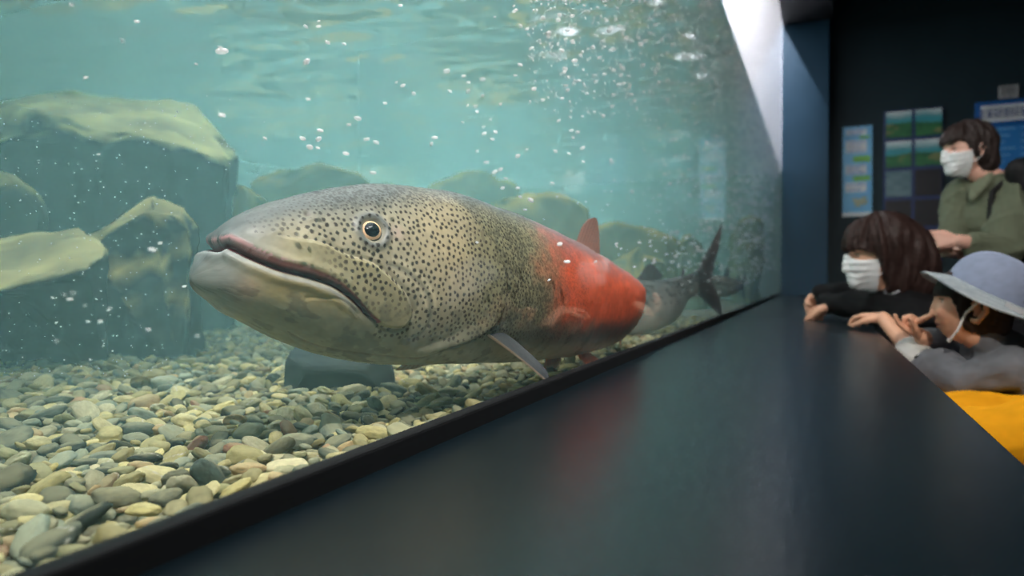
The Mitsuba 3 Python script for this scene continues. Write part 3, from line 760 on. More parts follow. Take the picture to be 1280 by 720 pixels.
# ------------------------------------------------------------------ the grey fish further along the glass
def small_fish(label, plan, zs, height, width, length_cols, colour_top, colour_side, tail_col, tail_h, tail_len, seed=0, tail_tilt=0.0):
    plan = np.asarray(plan, float)
    cu = np.r_[0, np.cumsum(np.linalg.norm(np.diff(plan, axis=0), axis=1))]
    sp_, L_ = CubicSpline(cu, plan), cu[-1]
    zf = PchipInterpolator(cu, zs)
    prof = PchipInterpolator([0, .02, .08, .2, .4, .6, .8, .92, 1.0], [.08, .35, .62, .92, 1.0, .90, .66, .50, .54])
    wprof = PchipInterpolator([0, .02, .08, .2, .4, .6, .8, .92, 1.0], [.08, .35, .62, .95, 1.0, .8, .45, .24, .10])
    ss = np.linspace(0, L_, 160)
    ph = np.linspace(0, 2 * np.pi, 73)[:-1]
    SS, PP = np.meshgrid(ss, ph, indexing='ij')
    c_, t_ = sp_(ss), sp_(ss, 1)
    t_ /= np.linalg.norm(t_, axis=1, keepdims=True)
    n_ = np.stack([t_[:, 1], -t_[:, 0]], 1)
    G = np.concatenate([c_[:, None] + n_[:, None] * (np.sin(PP) * (width / 2 * wprof(ss / L_))[:, None])[..., None],
                        (zf(ss)[:, None] + np.cos(PP) * (height / 2 * prof(ss / L_))[:, None])[..., None]], -1)
    U_ = np.minimum(PP, 2 * np.pi - PP) / np.pi
    nz_ = meshkit.fbm(np.stack([SS * 26, U_ * 8, SS * 0 + seed], -1), 4, seed)
    cc_ = lerp(np.array(rgb(*colour_top)), np.array(rgb(*colour_side)), sstep(.15, .5, U_ + .15 * (nz_ - .5)))
    cc_ = cc_ * (.8 + .4 * nz_)[..., None]
    sp1 = sstep(.64, .70, meshkit.noise(np.stack([SS * 90, U_ * 26, SS * 0 + seed], -1), 5)) * sstep(.6, .4, U_)
    cc_ = lerp(cc_, np.array([.03, .03, .028]), sp1 * .8)
    nf_ = len(ph)
    V = np.vstack([G.reshape(-1, 3), G[0].mean(0), G[-1].mean(0)])
    j_ = np.arange(nf_)
    F_ = np.vstack([grid_faces(len(ss), nf_, wrap=True), np.stack([np.full(nf_, len(V) - 2), (j_ + 1) % nf_, j_], 1),
                    np.stack([np.full(nf_, len(V) - 1), (len(ss) - 1) * nf_ + j_, (len(ss) - 1) * nf_ + (j_ + 1) % nf_], 1)])
    m_ = trimesh.Trimesh(V, F_, process=False)
    if m_.volume < 0:
        F_ = F_[:, ::-1]
    k_ = thing('fish', label, 'fish')
    obj('body', (V, F_), 'fish_skin', k_, smooth=True, color=np.clip(np.vstack([cc_.reshape(-1, 3), cc_[0].mean(0), cc_[-1].mean(0)]), 0, 1))
    c1, t1, z1 = c_[-1], t_[-1], float(zf(L_))
    up_ = np.array([0, 0, 1.0]) * math.cos(tail_tilt) - np.r_[t1, 0] * math.sin(tail_tilt)
    fw_ = np.r_[t1, 0] * math.cos(tail_tilt) + np.array([0, 0, 1.0]) * math.sin(tail_tilt)
    h0 = height / 2 * .42
    kk = np.linspace(-1, 1, 11)
    bs_ = np.r_[c1, z1][None] - fw_ * .01 + up_ * (kk * h0)[:, None]
    reach = tail_len * (.42 + .58 * np.abs(kk) ** 1.4)
    tp_ = np.r_[c1, z1][None] + fw_ * reach[:, None] + up_ * (kk * tail_h / 2)[:, None]
    tp_[:, 2] = np.maximum(tp_[:, 2], BED_Z + .03)
    tp_[:, 0] = np.minimum(tp_[:, 0], PANE_X - .015)
    m_, cf_ = fin(bs_, tp_, .010, 15, rgb(*tail_col), np.array(rgb(*tail_col)) * 1.7)
    obj('tail_fin', m_, 'fin_skin', k_, color=cf_)
    i_ = 84
    for q_, (a_, b_, hh) in enumerate(((.50, .60, .055), (.80, .84, .03))):
        s0_ = np.linspace(a_, b_, 6) * L_
        bb_ = np.concatenate([sp_(s0_), (zf(s0_) + height / 2 * prof(s0_ / L_) - .006)[:, None]], -1)
        tt_ = np.concatenate([sp_(s0_ + .03), (zf(s0_) + height / 2 * prof(s0_ / L_) + hh * np.array([.4, .9, 1, .8, .5, .2]))[:, None]], -1)
        m_, cf_ = fin(bb_, tt_, .005, 6, rgb(*tail_col))
        obj('dorsal_fin' if q_ == 0 else 'adipose_fin', m_, 'fin_skin', k_, color=cf_)
    e_ = G[10, 18]
    for sd_, jj in ((1, 15), (-1, 57)):
        cc0 = G[9, jj]
        dn = cc0 - G[9].mean(0); dn /= np.linalg.norm(dn)
        m_, ecl = eye_mesh(cc0 - dn * .006, dn, .010)
        obj('eye', m_, 'eye_gloss', k_, smooth=True, color=ecl)
    return k_


pl = [(-1.02, 2.02), (-.86, 2.06), (-.70, 2.12), (-.56, 2.22), (-.475, 2.36), (-.458, 2.52), (-.430, 2.70)]
small_fish('grey fish whose tail stands up along the glass behind the red fish', pl, LEDGE_Z + np.array([.06, .06, .06, .066, .085, .115, .145]), .19, .12, 0, (116, 116, 112), (172, 168, 160), (100, 92, 90), .42, .25, seed=4, tail_tilt=.16)
pl = [(-.55, 3.38), (-.53, 3.55), (-.50, 3.72), (-.465, 3.9), (-.435, 4.1), (-.42, 4.3)]
small_fish('distant grey fish with a dark tail near the far end of the glass', pl, LEDGE_Z + np.array([.12, .12, .12, .12, .12, .12]), .12, .08, 0, (150, 144, 134), (196, 186, 172), (38, 44, 48), .25, .12, seed=8)

# ------------------------------------------------------------------ air bubbles
scene['bubble_skin'] = {'type': 'principledthin', 'base_color': {'type': 'rgb', 'value': [0.98, 0.98, 0.98]}, 'roughness': 0.25, 'diff_trans': 1.1, 'eta': 1.4}
seen = [(89, 6, 5), (153, 51, 5), (107, 97, 5), (245, 80, 4), (277, 144, 7), (277, 64, 13), (171, 27, 6), (123, 193, 4), (500, 7, 5), (398, 27, 4), (398, 33, 5), (382, 33, 5), (383, 77, 8), (409, 53, 6),
        (430, 55, 5), (558, 89, 7), (503, 107, 6), (495, 103, 4), (517, 117, 5), (481, 129, 5), (562, 114, 5), (585, 114, 6), (603, 99, 6), (579, 95, 5), (584, 132, 4), (594, 133, 5), (447, 148, 8),
        (436, 156, 5), (400, 163, 7), (378, 173, 7), (398, 174, 7), (387, 184, 7), (397, 185, 5), (458, 174, 7), (470, 178, 7), (432, 192, 7), (466, 216, 7), (543, 172, 7), (539, 180, 5), (604, 159, 4),
        (605, 167, 6), (619, 165, 5), (615, 174, 5), (578, 153, 4), (596, 189, 4), (608, 203, 6), (618, 215, 7), (625, 212, 6), (632, 223, 5), (628, 235, 5), (331, 173, 5), (385, 124, 5), (650, 81, 6),
        (706, 86, 6), (718, 76, 7), (667, 111, 6), (678, 125, 5), (707, 107, 5), (702, 63, 6), (755, 93, 5), (767, 88, 5), (764, 63, 6), (789, 51, 6), (749, 72, 5), (715, 20, 6), (812, 23, 5), (793, 126, 5),
        (765, 133, 5), (754, 145, 4), (714, 163, 5), (722, 165, 5), (716, 172, 4), (694, 189, 5), (711, 192, 4), (728, 185, 6), (729, 202, 4), (698, 151, 5), (647, 195, 6), (658, 187, 4), (647, 235, 5),
        (690, 229, 5), (845, 175, 5), (832, 206, 5), (596, 303, 4), (664, 250, 7), (650, 246, 4), (656, 262, 4), (700, 305, 6), (710, 327, 7), (686, 350, 4), (744, 327, 4), (190, 312, 8), (200, 304, 5),
        (87, 374, 6), (125, 402, 5), (185, 412, 5), (230, 358, 5), (110, 402, 4), (246, 420, 4), (275, 60, 5), (862, 352, 4), (831, 297, 4), (875, 330, 4), (818, 328, 5), (806, 325, 4)]
b_rng = np.random.default_rng(17)
bub = [(x + .0, y + .0, d) for x, y, d in seen]
zones = [(640, 930, -4, 60, 60, (3, 6)), (700, 900, 40, 120, 42, (3, 6)), (830, 955, 100, 300, 46, (2.5, 4.5)), (770, 880, 300, 335, 22, (2.5, 4.5)), (560, 800, 5, 150, 16, (3, 5)), (60, 240, 350, 450, 10, (2.5, 4))]
for xa, xb, ya, yb, n_, (da, db) in zones:
    for q in range(n_):
        x_, y_ = b_rng.uniform(xa, xb), b_rng.uniform(ya, yb)
        if y_ > 2.77 * (x_ - 898) + 14:
            bub.append((x_, y_, b_rng.uniform(da, db)))
bm_v, bm_f = (lambda m: (np.array(m.vertices), np.array(m.faces)))(trimesh.creation.icosphere(2, 1.0))


def bubble_verts(p, r, k):
    v = bm_v * np.array([1.35, 1.35, .66]) * r
    R = trimesh.transformations.euler_matrix(b_rng.normal(0, .3), b_rng.normal(0, .3), b_rng.uniform(0, 6.3))[:3, :3]
    return v @ R.T + p


placed = []
for x_, y_, d_ in bub:
    on_fish = 235 < x_ < 825 and 232 < y_ < 450
    X_ = PANE_X - (.0055 if on_fish else b_rng.uniform(.008, .10) if x_ > 640 else b_rng.uniform(.01, .30))
    p_ = at_x(x_, y_, X_)
    F_ = (p_ - EYE) @ FWD
    r_ = max(d_ / 2 / FOCAL * F_ * .92, .0007)
    if p_[2] + r_ > WATER_Z - .03 or p_[1] > Y1 - .1:
        continue
    if p_[0] + 1.3 * r_ > PANE_X - .002:
        p_[0] = PANE_X - .002 - 1.3 * r_
    placed.append((p_, r_, x_, y_))
near_what = lambda x, y: ('over the red flank of the fish' if 640 < x < 825 and y > 285 else 'against the body of the fish' if 235 < x <= 640 and y > 240 else 'in front of the left boulders' if x < 260 and y > 130 else
                          'just under the water surface at the left' if x < 330 else 'above the head of the fish' if x < 560 else 'above the back of the fish' if x < 680 and y > 120 else 'in the dense stream toward the waterline' if x > 820 and y < 150 else 'in the thick of the rising stream' if x > 740 and y < 150 else
                          'near the grey upright tail' if x > 790 and y > 230 else 'in the stream right of centre' if x > 680 else 'high above the fish')
for p_, r_, x_, y_ in placed[:300]:
    tier = ', high up' if y_ < 60 else ', halfway down' if y_ < 170 else ', low down'
    obj('bubble', (bubble_verts(p_, r_, 0), bm_f), 'bubble_skin', smooth=True, label=('large ' if r_ > .0042 else 'tiny ' if r_ < .0022 else 'small ') + 'silvery air bubble ' + near_what(x_, y_) + tier, category='bubble', group='air bubbles ' + near_what(x_, y_))
V_, F_, o_ = [], [], 0
tiny_v, tiny_f = (lambda m: (np.array(m.vertices), np.array(m.faces)))(trimesh.creation.icosphere(1, 1.0))


def fizz(p, r):
    global o_
    V_.append(tiny_v * r + p)
    F_.append(tiny_f + o_)
    o_ += len(tiny_v)


for q in range(3200):
    u_ = b_rng.random()
    if u_ < .50:
        y_w = b_rng.uniform(1.2, 7.0)
        z_w = WATER_Z - .02 - 1.0 * b_rng.random() ** 2.0
    elif u_ < .75:
        y_w = 2.0 + 3.5 * b_rng.random()
        z_w = LEDGE_Z + .1 + 1.05 * b_rng.random()
    else:
        y_w = 1.5 + 5.5 * b_rng.random()
        z_w = WATER_Z - .015 - .10 * b_rng.random() ** 2
    p_ = np.array([PANE_X - .006 - .25 * b_rng.random() ** 2, y_w, z_w])
    F1 = (p_ - EYE) @ FWD
    fizz(p_, b_rng.uniform(.55, 1.35) / FOCAL * F1 * (1.0 if b_rng.random() < .75 else 1.8))
for q in range(900):
    x_, y_ = b_rng.uniform(660, 930), 150 * b_rng.random() ** 1.4 - 6
    if y_ > 2.77 * (x_ - 898) + 10:
        p_ = at_x(x_, y_, PANE_X - .01 - .3 * b_rng.random())
        if p_[2] < WATER_Z - .03 and p_[1] < Y1 - .1:
            fizz(p_, b_rng.uniform(.5, 1.7) / FOCAL * ((p_ - EYE) @ FWD))
for q in range(420):                        # suspended specks in front of the left boulders
    x_, y_ = b_rng.uniform(-20, 330), b_rng.uniform(120, 470)
    F1 = b_rng.uniform(.75, 1.2)
    p_ = at(x_, y_, F1)
    if p_[2] > BED_Z + .03 and not (x_ > 225 and y_ > 230):
        fizz(p_, b_rng.uniform(.35, 1.0) / FOCAL * F1)
obj('fine_bubbles', (np.vstack(V_), np.vstack(F_)), 'bubble_skin', smooth=True, label='fine white fizz of tiny bubbles drifting in the water', category='bubbles', kind='stuff')
# ------------------------------------------------------------------ boards on the end wall
def wall_rect(x0, y0, x1, y1, y_front):
    a, b = at_y(x0, (y0 + y1) / 2, y_front), at_y(x1, (y0 + y1) / 2, y_front)
    xm = (x0 + x1) / 2
    return a[0], b[0], at_y(xm, y1, y_front)[2], at_y(xm, y0, y_front)[2]


WY = END_Y - .001
mat('print_sky_blue', proc(lambda p, n, uv: mikit.mix(mi.Color3f(.14, .45, .82), mi.Color3f(.28, .60, .86), mikit.fbm(p.x * 4, 0, p.z * 3))), .5, .3)
mat('print_white', (.84, .86, .88), .5, .3)
mat('print_green', (.24, .55, .12), .5, .3)
mat('print_deep_blue', (.012, .12, .42), .45, .35)
mat('print_mid_blue', (.03, .22, .60), .5, .3)
mat('print_ink', (.02, .05, .22), .5, .3)
mat('frame_navy', (.012, .035, .14), .4, .4)
mat('frame_black', (.010, .012, .020), .4, .4)
x0, x1, z0, z1 = wall_rect(1053, 158, 1090.5, 271, WY)
pb_ = thing('poster', 'narrow light blue poster with white text blocks beside the pillar', 'poster')
obj('panel', rbox(x0, x1, WY - .025, WY, z0, z1, .006), 'print_sky_blue', pb_)
W_, H_ = x1 - x0, z1 - z0
def strip(name, u0, u1, v0, v1, m_, par, x0=x0, z1=z1, W_=W_, H_=H_, yf=WY - .025, th=.004, **k):
    return obj(name, box(x0 + u0 * W_, x0 + u1 * W_, yf - th, yf + .0005, z1 - v1 * H_, z1 - v0 * H_), m_, par, **k)
for a in ((.12, .80, .035, .10), (.10, .80, .16, .295), (.10, .80, .43, .535), (.10, .80, .625, .73)):
    tb = strip('text_block', *a, 'print_white', pb_)
    n_ = max(2, int((a[3] - a[2]) / .035))
    for q in range(n_):
        v_ = a[2] + (q + .5) * (a[3] - a[2]) / n_
        strip('text_line', a[0] + .05, a[1] - .06 - .1 * (q % 2), v_ - .006, v_ + .006, 'print_mid_blue', tb, th=.0055)
for a in ((.36, .92, .335, .395), (.36, .92, .555, .605), (.55, .9, .115, .14)):
    strip('green_bar', *a, 'print_green', pb_)
strip('footer', .0, 1.0, .955, .995, 'print_white', pb_)
mat('print_fish', (.45, .47, .36), .5, .3)
fc = np.array([x0 + .62 * W_, WY - .0275, z1 - .84 * H_])
m = trimesh.creation.icosphere(3, 1.0)
m.vertices = m.vertices * [.24 * W_, .004, .035 * H_] + fc
obj('fish_picture', m, 'print_fish', pb_, smooth=True)
for du, dv in ((-.1, -.04), (.12, .045), (-.2, .03)):
    m = trimesh.creation.icosphere(2, 1.0)
    m.vertices = m.vertices * [.10 * W_, .003, .014 * H_] + fc + [du * W_, 0, dv * H_]
    obj('fish_picture', m, 'print_fish', pb_, smooth=True)

x0, x1, z0, z1 = wall_rect(1104, 137, 1178, 330, WY)
fr = thing('photo_panel', 'tall navy panel with a grid of landscape photographs on the end wall', 'display panel')
obj('backing', rbox(x0, x1, WY - .03, WY, z0, z1, .006), 'frame_navy', fr)
W_, H_ = x1 - x0, z1 - z0


PX0, PZ1, PW, PH_ = float(x0), float(z1), float(W_), float(H_)


def landscape(p, n, uv):
    u, v = (p.x - PX0) / PW * 2, (PZ1 - p.z) / PH_ * 5.2
    fu, fv = u - dr.floor(u), v - dr.floor(v)
    c = mikit.cell_rand(dr.floor(u), dr.floor(v))
    hor = 0.36 + 0.12 * mikit.noise(u * 3, c * 9) + .1 * c
    sky_ = mikit.mix(mi.Color3f(.75, .82, .84), mi.Color3f(.05, .34, .40), mikit.smoothstep(0.0, 0.36, fv + .15 * (mikit.noise(p.x * 9, p.z * 9) - .5)))
    hill = mikit.mix(mi.Color3f(.01, .10, .06), mi.Color3f(.05, .24, .08), mikit.fbm(p.x * 14, p.z * 22, 3))
    tan = mi.Color3f(.30, .26, .12)
    low = mikit.mix(hill, tan, mikit.smoothstep(.55, .75, mikit.fbm(p.x * 8 + 4, p.z * 12, 1)) * .7)
    return mikit.mix(sky_, low, mikit.smoothstep(hor - .03, hor + .03, fv))


mat('print_landscape', proc(landscape), .4, .35)
mat('print_grey_blue', proc(lambda p, n, uv: mikit.mix(mi.Color3f(.05, .14, .18), mi.Color3f(.20, .30, .34), mikit.fbm(p.x * 12, 0, p.z * 20))), .4, .35)
for r_ in range(5):
    for c_ in range(2):
        m_ = 'print_landscape' if r_ < 2 else 'print_grey_blue' if (r_, c_) == (2, 0) else 'frame_black'
        obj('picture', box(x0 + W_ * (c_ * .5 + .035), x0 + W_ * (c_ * .5 + .475), WY - .036, WY - .0295, z1 - H_ * (r_ + .92) / 5.2, z1 - H_ * (r_ + .05) / 5.2), m_, fr)

x0, x1, z0, z1 = wall_rect(1218, 124, 1330, 216, WY)
bd = thing('information_board', 'large bright blue information board with a white title strip', 'board')
obj('panel', rbox(x0, x1, WY - .03, WY, z0, z1, .006), 'print_deep_blue', bd)
W_, H_ = x1 - x0, z1 - z0
obj('field', box(x0 + .03 * W_, x1 - .03 * W_, WY - .032, WY - .029, z0 + .04 * H_, z1 - .36 * H_), 'print_mid_blue', bd)
tt = obj('title_strip', box(x0 + .06 * W_, x1 - .06 * W_, WY - .034, WY - .029, z1 - .29 * H_, z1 - .06 * H_), 'print_white', bd)


def glyph(cx_, cz_, s_, seed):
    """One illegible title character as crossed strokes."""
    r_ = np.random.default_rng(seed)
    out = []
    for q in range(3):
        zz_ = cz_ + (q - 1) * s_ * .32
        w2 = s_ * r_.uniform(.28, .46)
        out.append(box(cx_ - w2, cx_ + w2, WY - .036, WY - .0335, zz_ - s_ * .05, zz_ + s_ * .05))
    for q in range(2):
        xx_ = cx_ + (q - .5) * s_ * r_.uniform(.2, .6)
        out.append(box(xx_ - s_ * .05, xx_ + s_ * .05, WY - .036, WY - .0335, cz_ - s_ * .42, cz_ + s_ * .42))
    return join(out)


for q in range(9):
    obj('title_character', glyph(x0 + W_ * (.115 + .095 * q), z1 - .175 * H_, .15 * H_, 60 + q), 'print_ink', tt)
for r_ in range(6):
    for q in range(2):
        xa = x0 + W_ * (.06 + .46 * q)
        obj('text_line', box(xa, xa + W_ * (.40 - .06 * ((r_ + q) % 3)), WY - .0345, WY - .0315, z1 - H_ * (.405 + .09 * r_), z1 - H_ * (.385 + .09 * r_)), 'print_sky_blue', bd)
x0, x1, z0, z1 = wall_rect(1248, 107, 1273, 123, WY)
sg = thing('wall_sign', 'small white sign above the blue information board', 'sign')
mat('sign_grey', (.42, .42, .43), .5, .3)
obj('plate', rbox(x0, x1, WY - .02, WY, z0, z1, .004), 'sign_grey', sg)
for q in range(3):
    obj('text_line', box(x0 + .12 * (x1 - x0), x1 - .15 * (x1 - x0), WY - .022, WY - .0195, z1 - (z1 - z0) * (.28 + .24 * q), z1 - (z1 - z0) * (.20 + .24 * q)), 'frame_black', sg)

# ------------------------------------------------------------------ people
scene['skin'] = {'type': 'twosided', 'bsdf': {'type': 'principled', 'base_color': VC, 'roughness': 0.5, 'specular': 0.35}}
scene['hair'] = {'type': 'twosided', 'bsdf': {'type': 'principled', 'base_color': VC, 'roughness': 0.55, 'specular': 0.25}}
scene['cloth'] = {'type': 'twosided', 'bsdf': {'type': 'principled', 'base_color': VC, 'roughness': 0.85, 'specular': 0.15, 'sheen': 0.3}}


def bump(v, c, s, amp):
    return amp * np.exp(-(((v - np.asarray(c)) / np.asarray(s)) ** 2).sum(1))


def head_local(child=False):
    """A head of unit size: about 0.22 m from chin to crown, face along +x, z up, centre between the ears."""
    m = trimesh.creation.icosphere(6, 1.0)
    d = np.array(m.vertices)
    v = d * [.096, .076, .112]
    up = np.clip(v[:, 2] / .112, 0, 1)
    dn = np.clip(-v[:, 2] / .112, 0, 1)
    v[:, 1] *= 1 - .34 * dn ** 1.6 + .05 * up * (1 - up) * 2
    v[:, 0] = np.where(v[:, 0] < 0, v[:, 0] * (1 - .42 * dn ** 1.2), v[:, 0] * (1 - .05 * dn))
    f = v[:, 0] > 0
    v[:, 0] = np.where(f, np.minimum(v[:, 0], .078 + (v[:, 0] - .078) * .55), v[:, 0])
    k = 1.25 if child else 1.0
    out = np.zeros(len(v))
    for sy in (1, -1):
        out += bump(v, (.082, sy * .033, .010), (.03, .017, .012), -.0085)
        out += bump(v, (.080, sy * .030, .032), (.03, .022, .008), .0040)
        out += bump(v, (.075, sy * .038, -.028), (.04, .022, .022), .0045 * k)
    fz = np.clip((.020 - v[:, 2]) / .052, 0, 1)
    nose = np.where((v[:, 2] < .022) & (v[:, 2] > -.040) & f, (.4 + .6 * fz) * np.exp(-(v[:, 1] / (.008 + .006 * fz)) ** 2), 0) * sstep(-.044, -.032, v[:, 2])
    out += nose * (.017 if child else .020)
    out += bump(v, (.085, 0, -.055), (.03, .020, .007), .0068) + bump(v, (.083, 0, -.069), (.03, .017, .007), .0062) - bump(v, (.085, 0, -.062), (.03, .022, .0026), .0045)
    out += bump(v, (.07, 0, -.094), (.035, .022, .016), .0075)
    dirn = np.stack([np.ones(len(v)), v[:, 1] * 3, v[:, 2] * 1.0], 1)
    dirn /= np.linalg.norm(dirn, axis=1, keepdims=True)
    v = v + dirn * (out * f)[:, None]
    return v, np.array(m.faces)


HEADS = {c: head_local(c) for c in (True, False)}


def basis(face, pitch=0.0, roll=0.0):
    """Columns: forward, left, up of a head whose forward lies along the plan direction face, pitched up by pitch radians."""
    f = np.r_[np.asarray(face, float), 0]
    f /= np.linalg.norm(f)
    l = np.cross([0, 0, 1.0], f)
    f2 = f * math.cos(pitch) + np.array([0, 0, 1.0]) * math.sin(pitch)
    u = np.cross(f2, l)
    l2, u2 = l * math.cos(roll) + u * math.sin(roll), u * math.cos(roll) - l * math.sin(roll)
    return np.stack([f2, l2, u2], 1)


def seg(a, b, ra, rb, n=20):
    return hull([(a, ra), (b, rb)], n)


def chain(pts, n=20):
    return [seg(pts[i][0], pts[i + 1][0], pts[i][1], pts[i + 1][1], n) for i in range(len(pts) - 1)]


def hand(wrist, fwd, palm, size=1.0, curl=(.5, .5, .5, .5), thumb_side=1, thumb=(.5, .35), spread=.08, wr=.021):
    """Hull pieces of a hand: fwd towards the fingers, palm the way the palm faces."""
    f = np.asarray(fwd, float); f /= np.linalg.norm(f)
    p = np.asarray(palm, float); p = p - f * (p @ f); p /= np.linalg.norm(p)
    s = np.cross(f, p) * thumb_side
    w = np.asarray(wrist, float)
    k = size
    out = []
    kn = [w + f * .078 * k + s * y * k for y in (.029, .010, -.010, -.028)]
    kn = [q - f * e * k for q, e in zip(kn, (0.002, 0, .004, .011))]
    out.append(hull([(w, wr * k)] + [(q, .0115 * k) for q in kn] + [(w + f * .03 * k + s * .020 * k + p * .006 * k, .016 * k), (w + f * .03 * k - s * .020 * k + p * .004 * k, .014 * k)], 16))
    for i, (q, L) in enumerate(zip(kn, (.070, .078, .072, .056))):
        c = curl[i]
        a = q
        ang = -.05
        sd = (1.5 - i) * spread
        for j, (part, r0, r1) in enumerate(((.45, .0100, .0092), (.31, .0092, .0085), (.24, .0085, .0070))):
            ang += c * (1.0, 1.15, .8)[j]
            dirv = f * math.cos(ang) + p * math.sin(ang) + s * math.sin(sd) * (.6 if j == 0 else .3)
            dirv /= np.linalg.norm(dirv)
            b = a + dirv * L * part * k
            out.append(seg(a, b, r0 * k, r1 * k, 14))
            a = b
    b0 = w + f * .022 * k + s * .022 * k + p * .004 * k
    d1 = f * math.cos(.75) + s * math.sin(.75) * .9 + p * thumb[0] * .6
    d1 /= np.linalg.norm(d1)
    d2 = f * .9 + s * .15 + p * thumb[1]
    d2 /= np.linalg.norm(d2)
    b1 = b0 + d1 * .040 * k
    b2 = b1 + d2 * .030 * k
    b3 = b2 + d2 * .022 * k
    out += [seg(b0, b1, .0145 * k, .0115 * k, 14), seg(b1, b2, .0112 * k, .0100 * k, 14), seg(b2, b3, .0100 * k, .0075 * k, 14)]
    return out


def body_mesh(pieces, fine_pieces, head, length=.012):
    """Limbs smoothed into one surface, then joined with the head."""
    a = manifold3d.Manifold.batch_boolean(pieces, manifold3d.OpType.Add).refine_to_length(length)
    m = tri(a)
    m.merge_vertices()
    trimesh.smoothing.filter_taubin(m, iterations=12)
    a = manifold3d.Manifold(manifold3d.Mesh(np.asarray(m.vertices, np.float32), np.asarray(m.faces, np.uint32)))
    parts = [a, manifold3d.Manifold(manifold3d.Mesh(np.asarray(head[0], np.float32), np.asarray(head[1], np.uint32)))]
    if fine_pieces:
        h = tri(manifold3d.Manifold.batch_boolean(fine_pieces, manifold3d.OpType.Add).refine_to_length(.0035))
        h.merge_vertices()
        trimesh.smoothing.filter_taubin(h, iterations=8)
        parts.append(manifold3d.Manifold(manifold3d.Mesh(np.asarray(h.vertices, np.float32), np.asarray(h.faces, np.uint32))))
    return tri(manifold3d.Manifold.batch_boolean(parts, manifold3d.OpType.Add))


def garment(pieces, colour, length=.014, fold=.008, freq=14, seed=0, shade=.25, cut=None, stretch=(1, 1, 1)):
    a = manifold3d.Manifold.batch_boolean(pieces, manifold3d.OpType.Add)
    if cut is not None:
        for c_ in cut:
            a = a - c_
    m = tri(a.refine_to_length(length))
    m.merge_vertices()
    trimesh.smoothing.filter_taubin(m, iterations=10)
    v = np.array(m.vertices)
    w = meshkit.fbm(v * freq * np.array(stretch) + seed * 5.1, 3, seed)
    rid = 1 - 2 * np.abs(meshkit.noise(v * freq * .55 * np.array(stretch) + seed, seed + 7) - .5)
    m.vertices = v + np.array(m.vertex_normals) * ((w - .5) * fold * 1.6 + (rid ** 3 - .3) * fold)[:, None]
    t_ = meshkit.fbm(v * 60, 2, seed + 3)
    return m, np.clip(np.array(colour)[None] * (1 - shade / 2 + shade * t_)[:, None], 0, 1)


def paint_head(V, B, c, s, tone, eyes=True, lip=(168, 92, 84), brow=(48, 36, 30)):
    q = (V - c) @ B / s
    col_ = np.tile(np.array(rgb(*tone)), (len(V), 1))
    col_ = col_ * (.94 + .12 * meshkit.fbm(V * 30, 3, 4))[:, None]
    f = (q[:, 0] > .05) & (np.abs(q[:, 2]) < .12)
    for sy in (1, -1):
        ch = np.exp(-(((q - [.075, sy * .040, -.028]) / [.05, .02, .018]) ** 2).sum(1)) * f
        col_ = lerp(col_, np.array(rgb(214, 132, 112)), ch * .35)
        br = np.exp(-(((q - [.08, sy * .032, .0335 - .08 * 0]) / [.05, .017, .0035]) ** 4).sum(1)) * f
        col_ = lerp(col_, np.array(rgb(*brow)), br * .8)
        if eyes:
            la = np.exp(-(((q - [.08, sy * .033, .0165]) / [.05, .015, .0028]) ** 4).sum(1)) * f
            col_ = lerp(col_, np.array(rgb(34, 24, 22)), la * .9)
    li = np.exp(-(((q - [.09, 0, -.062]) / [.05, .021, .0095]) ** 4).sum(1)) * f
    col_ = lerp(col_, np.array(rgb(*lip)), li * .75)
    ml = np.exp(-(((q - [.09, 0, -.062]) / [.05, .020, .0018]) ** 4).sum(1)) * f
    col_ = lerp(col_, np.array(rgb(96, 44, 42)), ml * .8)
    return np.clip(col_, 0, 1), q


def eyeballs(k, B, c, s):
    for sy in (1, -1):
        m = trimesh.creation.icosphere(4, .0118 * s)
        a = np.degrees(np.arccos(np.clip(m.vertices[:, 0] / (.0118 * s), -1, 1)))
        cc_ = lerp(np.array(rgb(226, 220, 214)), np.array(rgb(40, 26, 20)), sstep(34, 30, a))
        m.vertices = (np.array(m.vertices) + np.array([.0645, sy * .0325, .0090]) * s) @ B.T + c
        obj('eye', m, 'eye_gloss', k, smooth=True, color=cc_)


def ears(B, c, s, g=1.0):
    out = []
    for sy in (1, -1):
        pts = [((-.002, .074, .018), .006), ((-.020, .084, .016), .0055), ((-.024, .084, -.004), .0055), ((-.010, .079, -.030), .006), ((.002, .072, -.026), .006)]
        P_ = [(c + B @ (np.array([p[0] * g, (.07 + (p[1] - .07) * g * 1.2) * sy, p[2] * g]) * s), r * s * g) for p, r in pts]
        out += [seg(P_[i][0], P_[i + 1][0], P_[i][1], P_[i + 1][1], 12) for i in range(4)]
        out.append(hull([(c + B @ (np.array([-.004, .072 * sy, .008]) * s), .006 * s), (c + B @ (np.array([-.016, .077 * sy, .002]) * s), .005 * s), (c + B @ (np.array([-.004, .072 * sy, -.020]) * s), .006 * s)], 12))
    return out


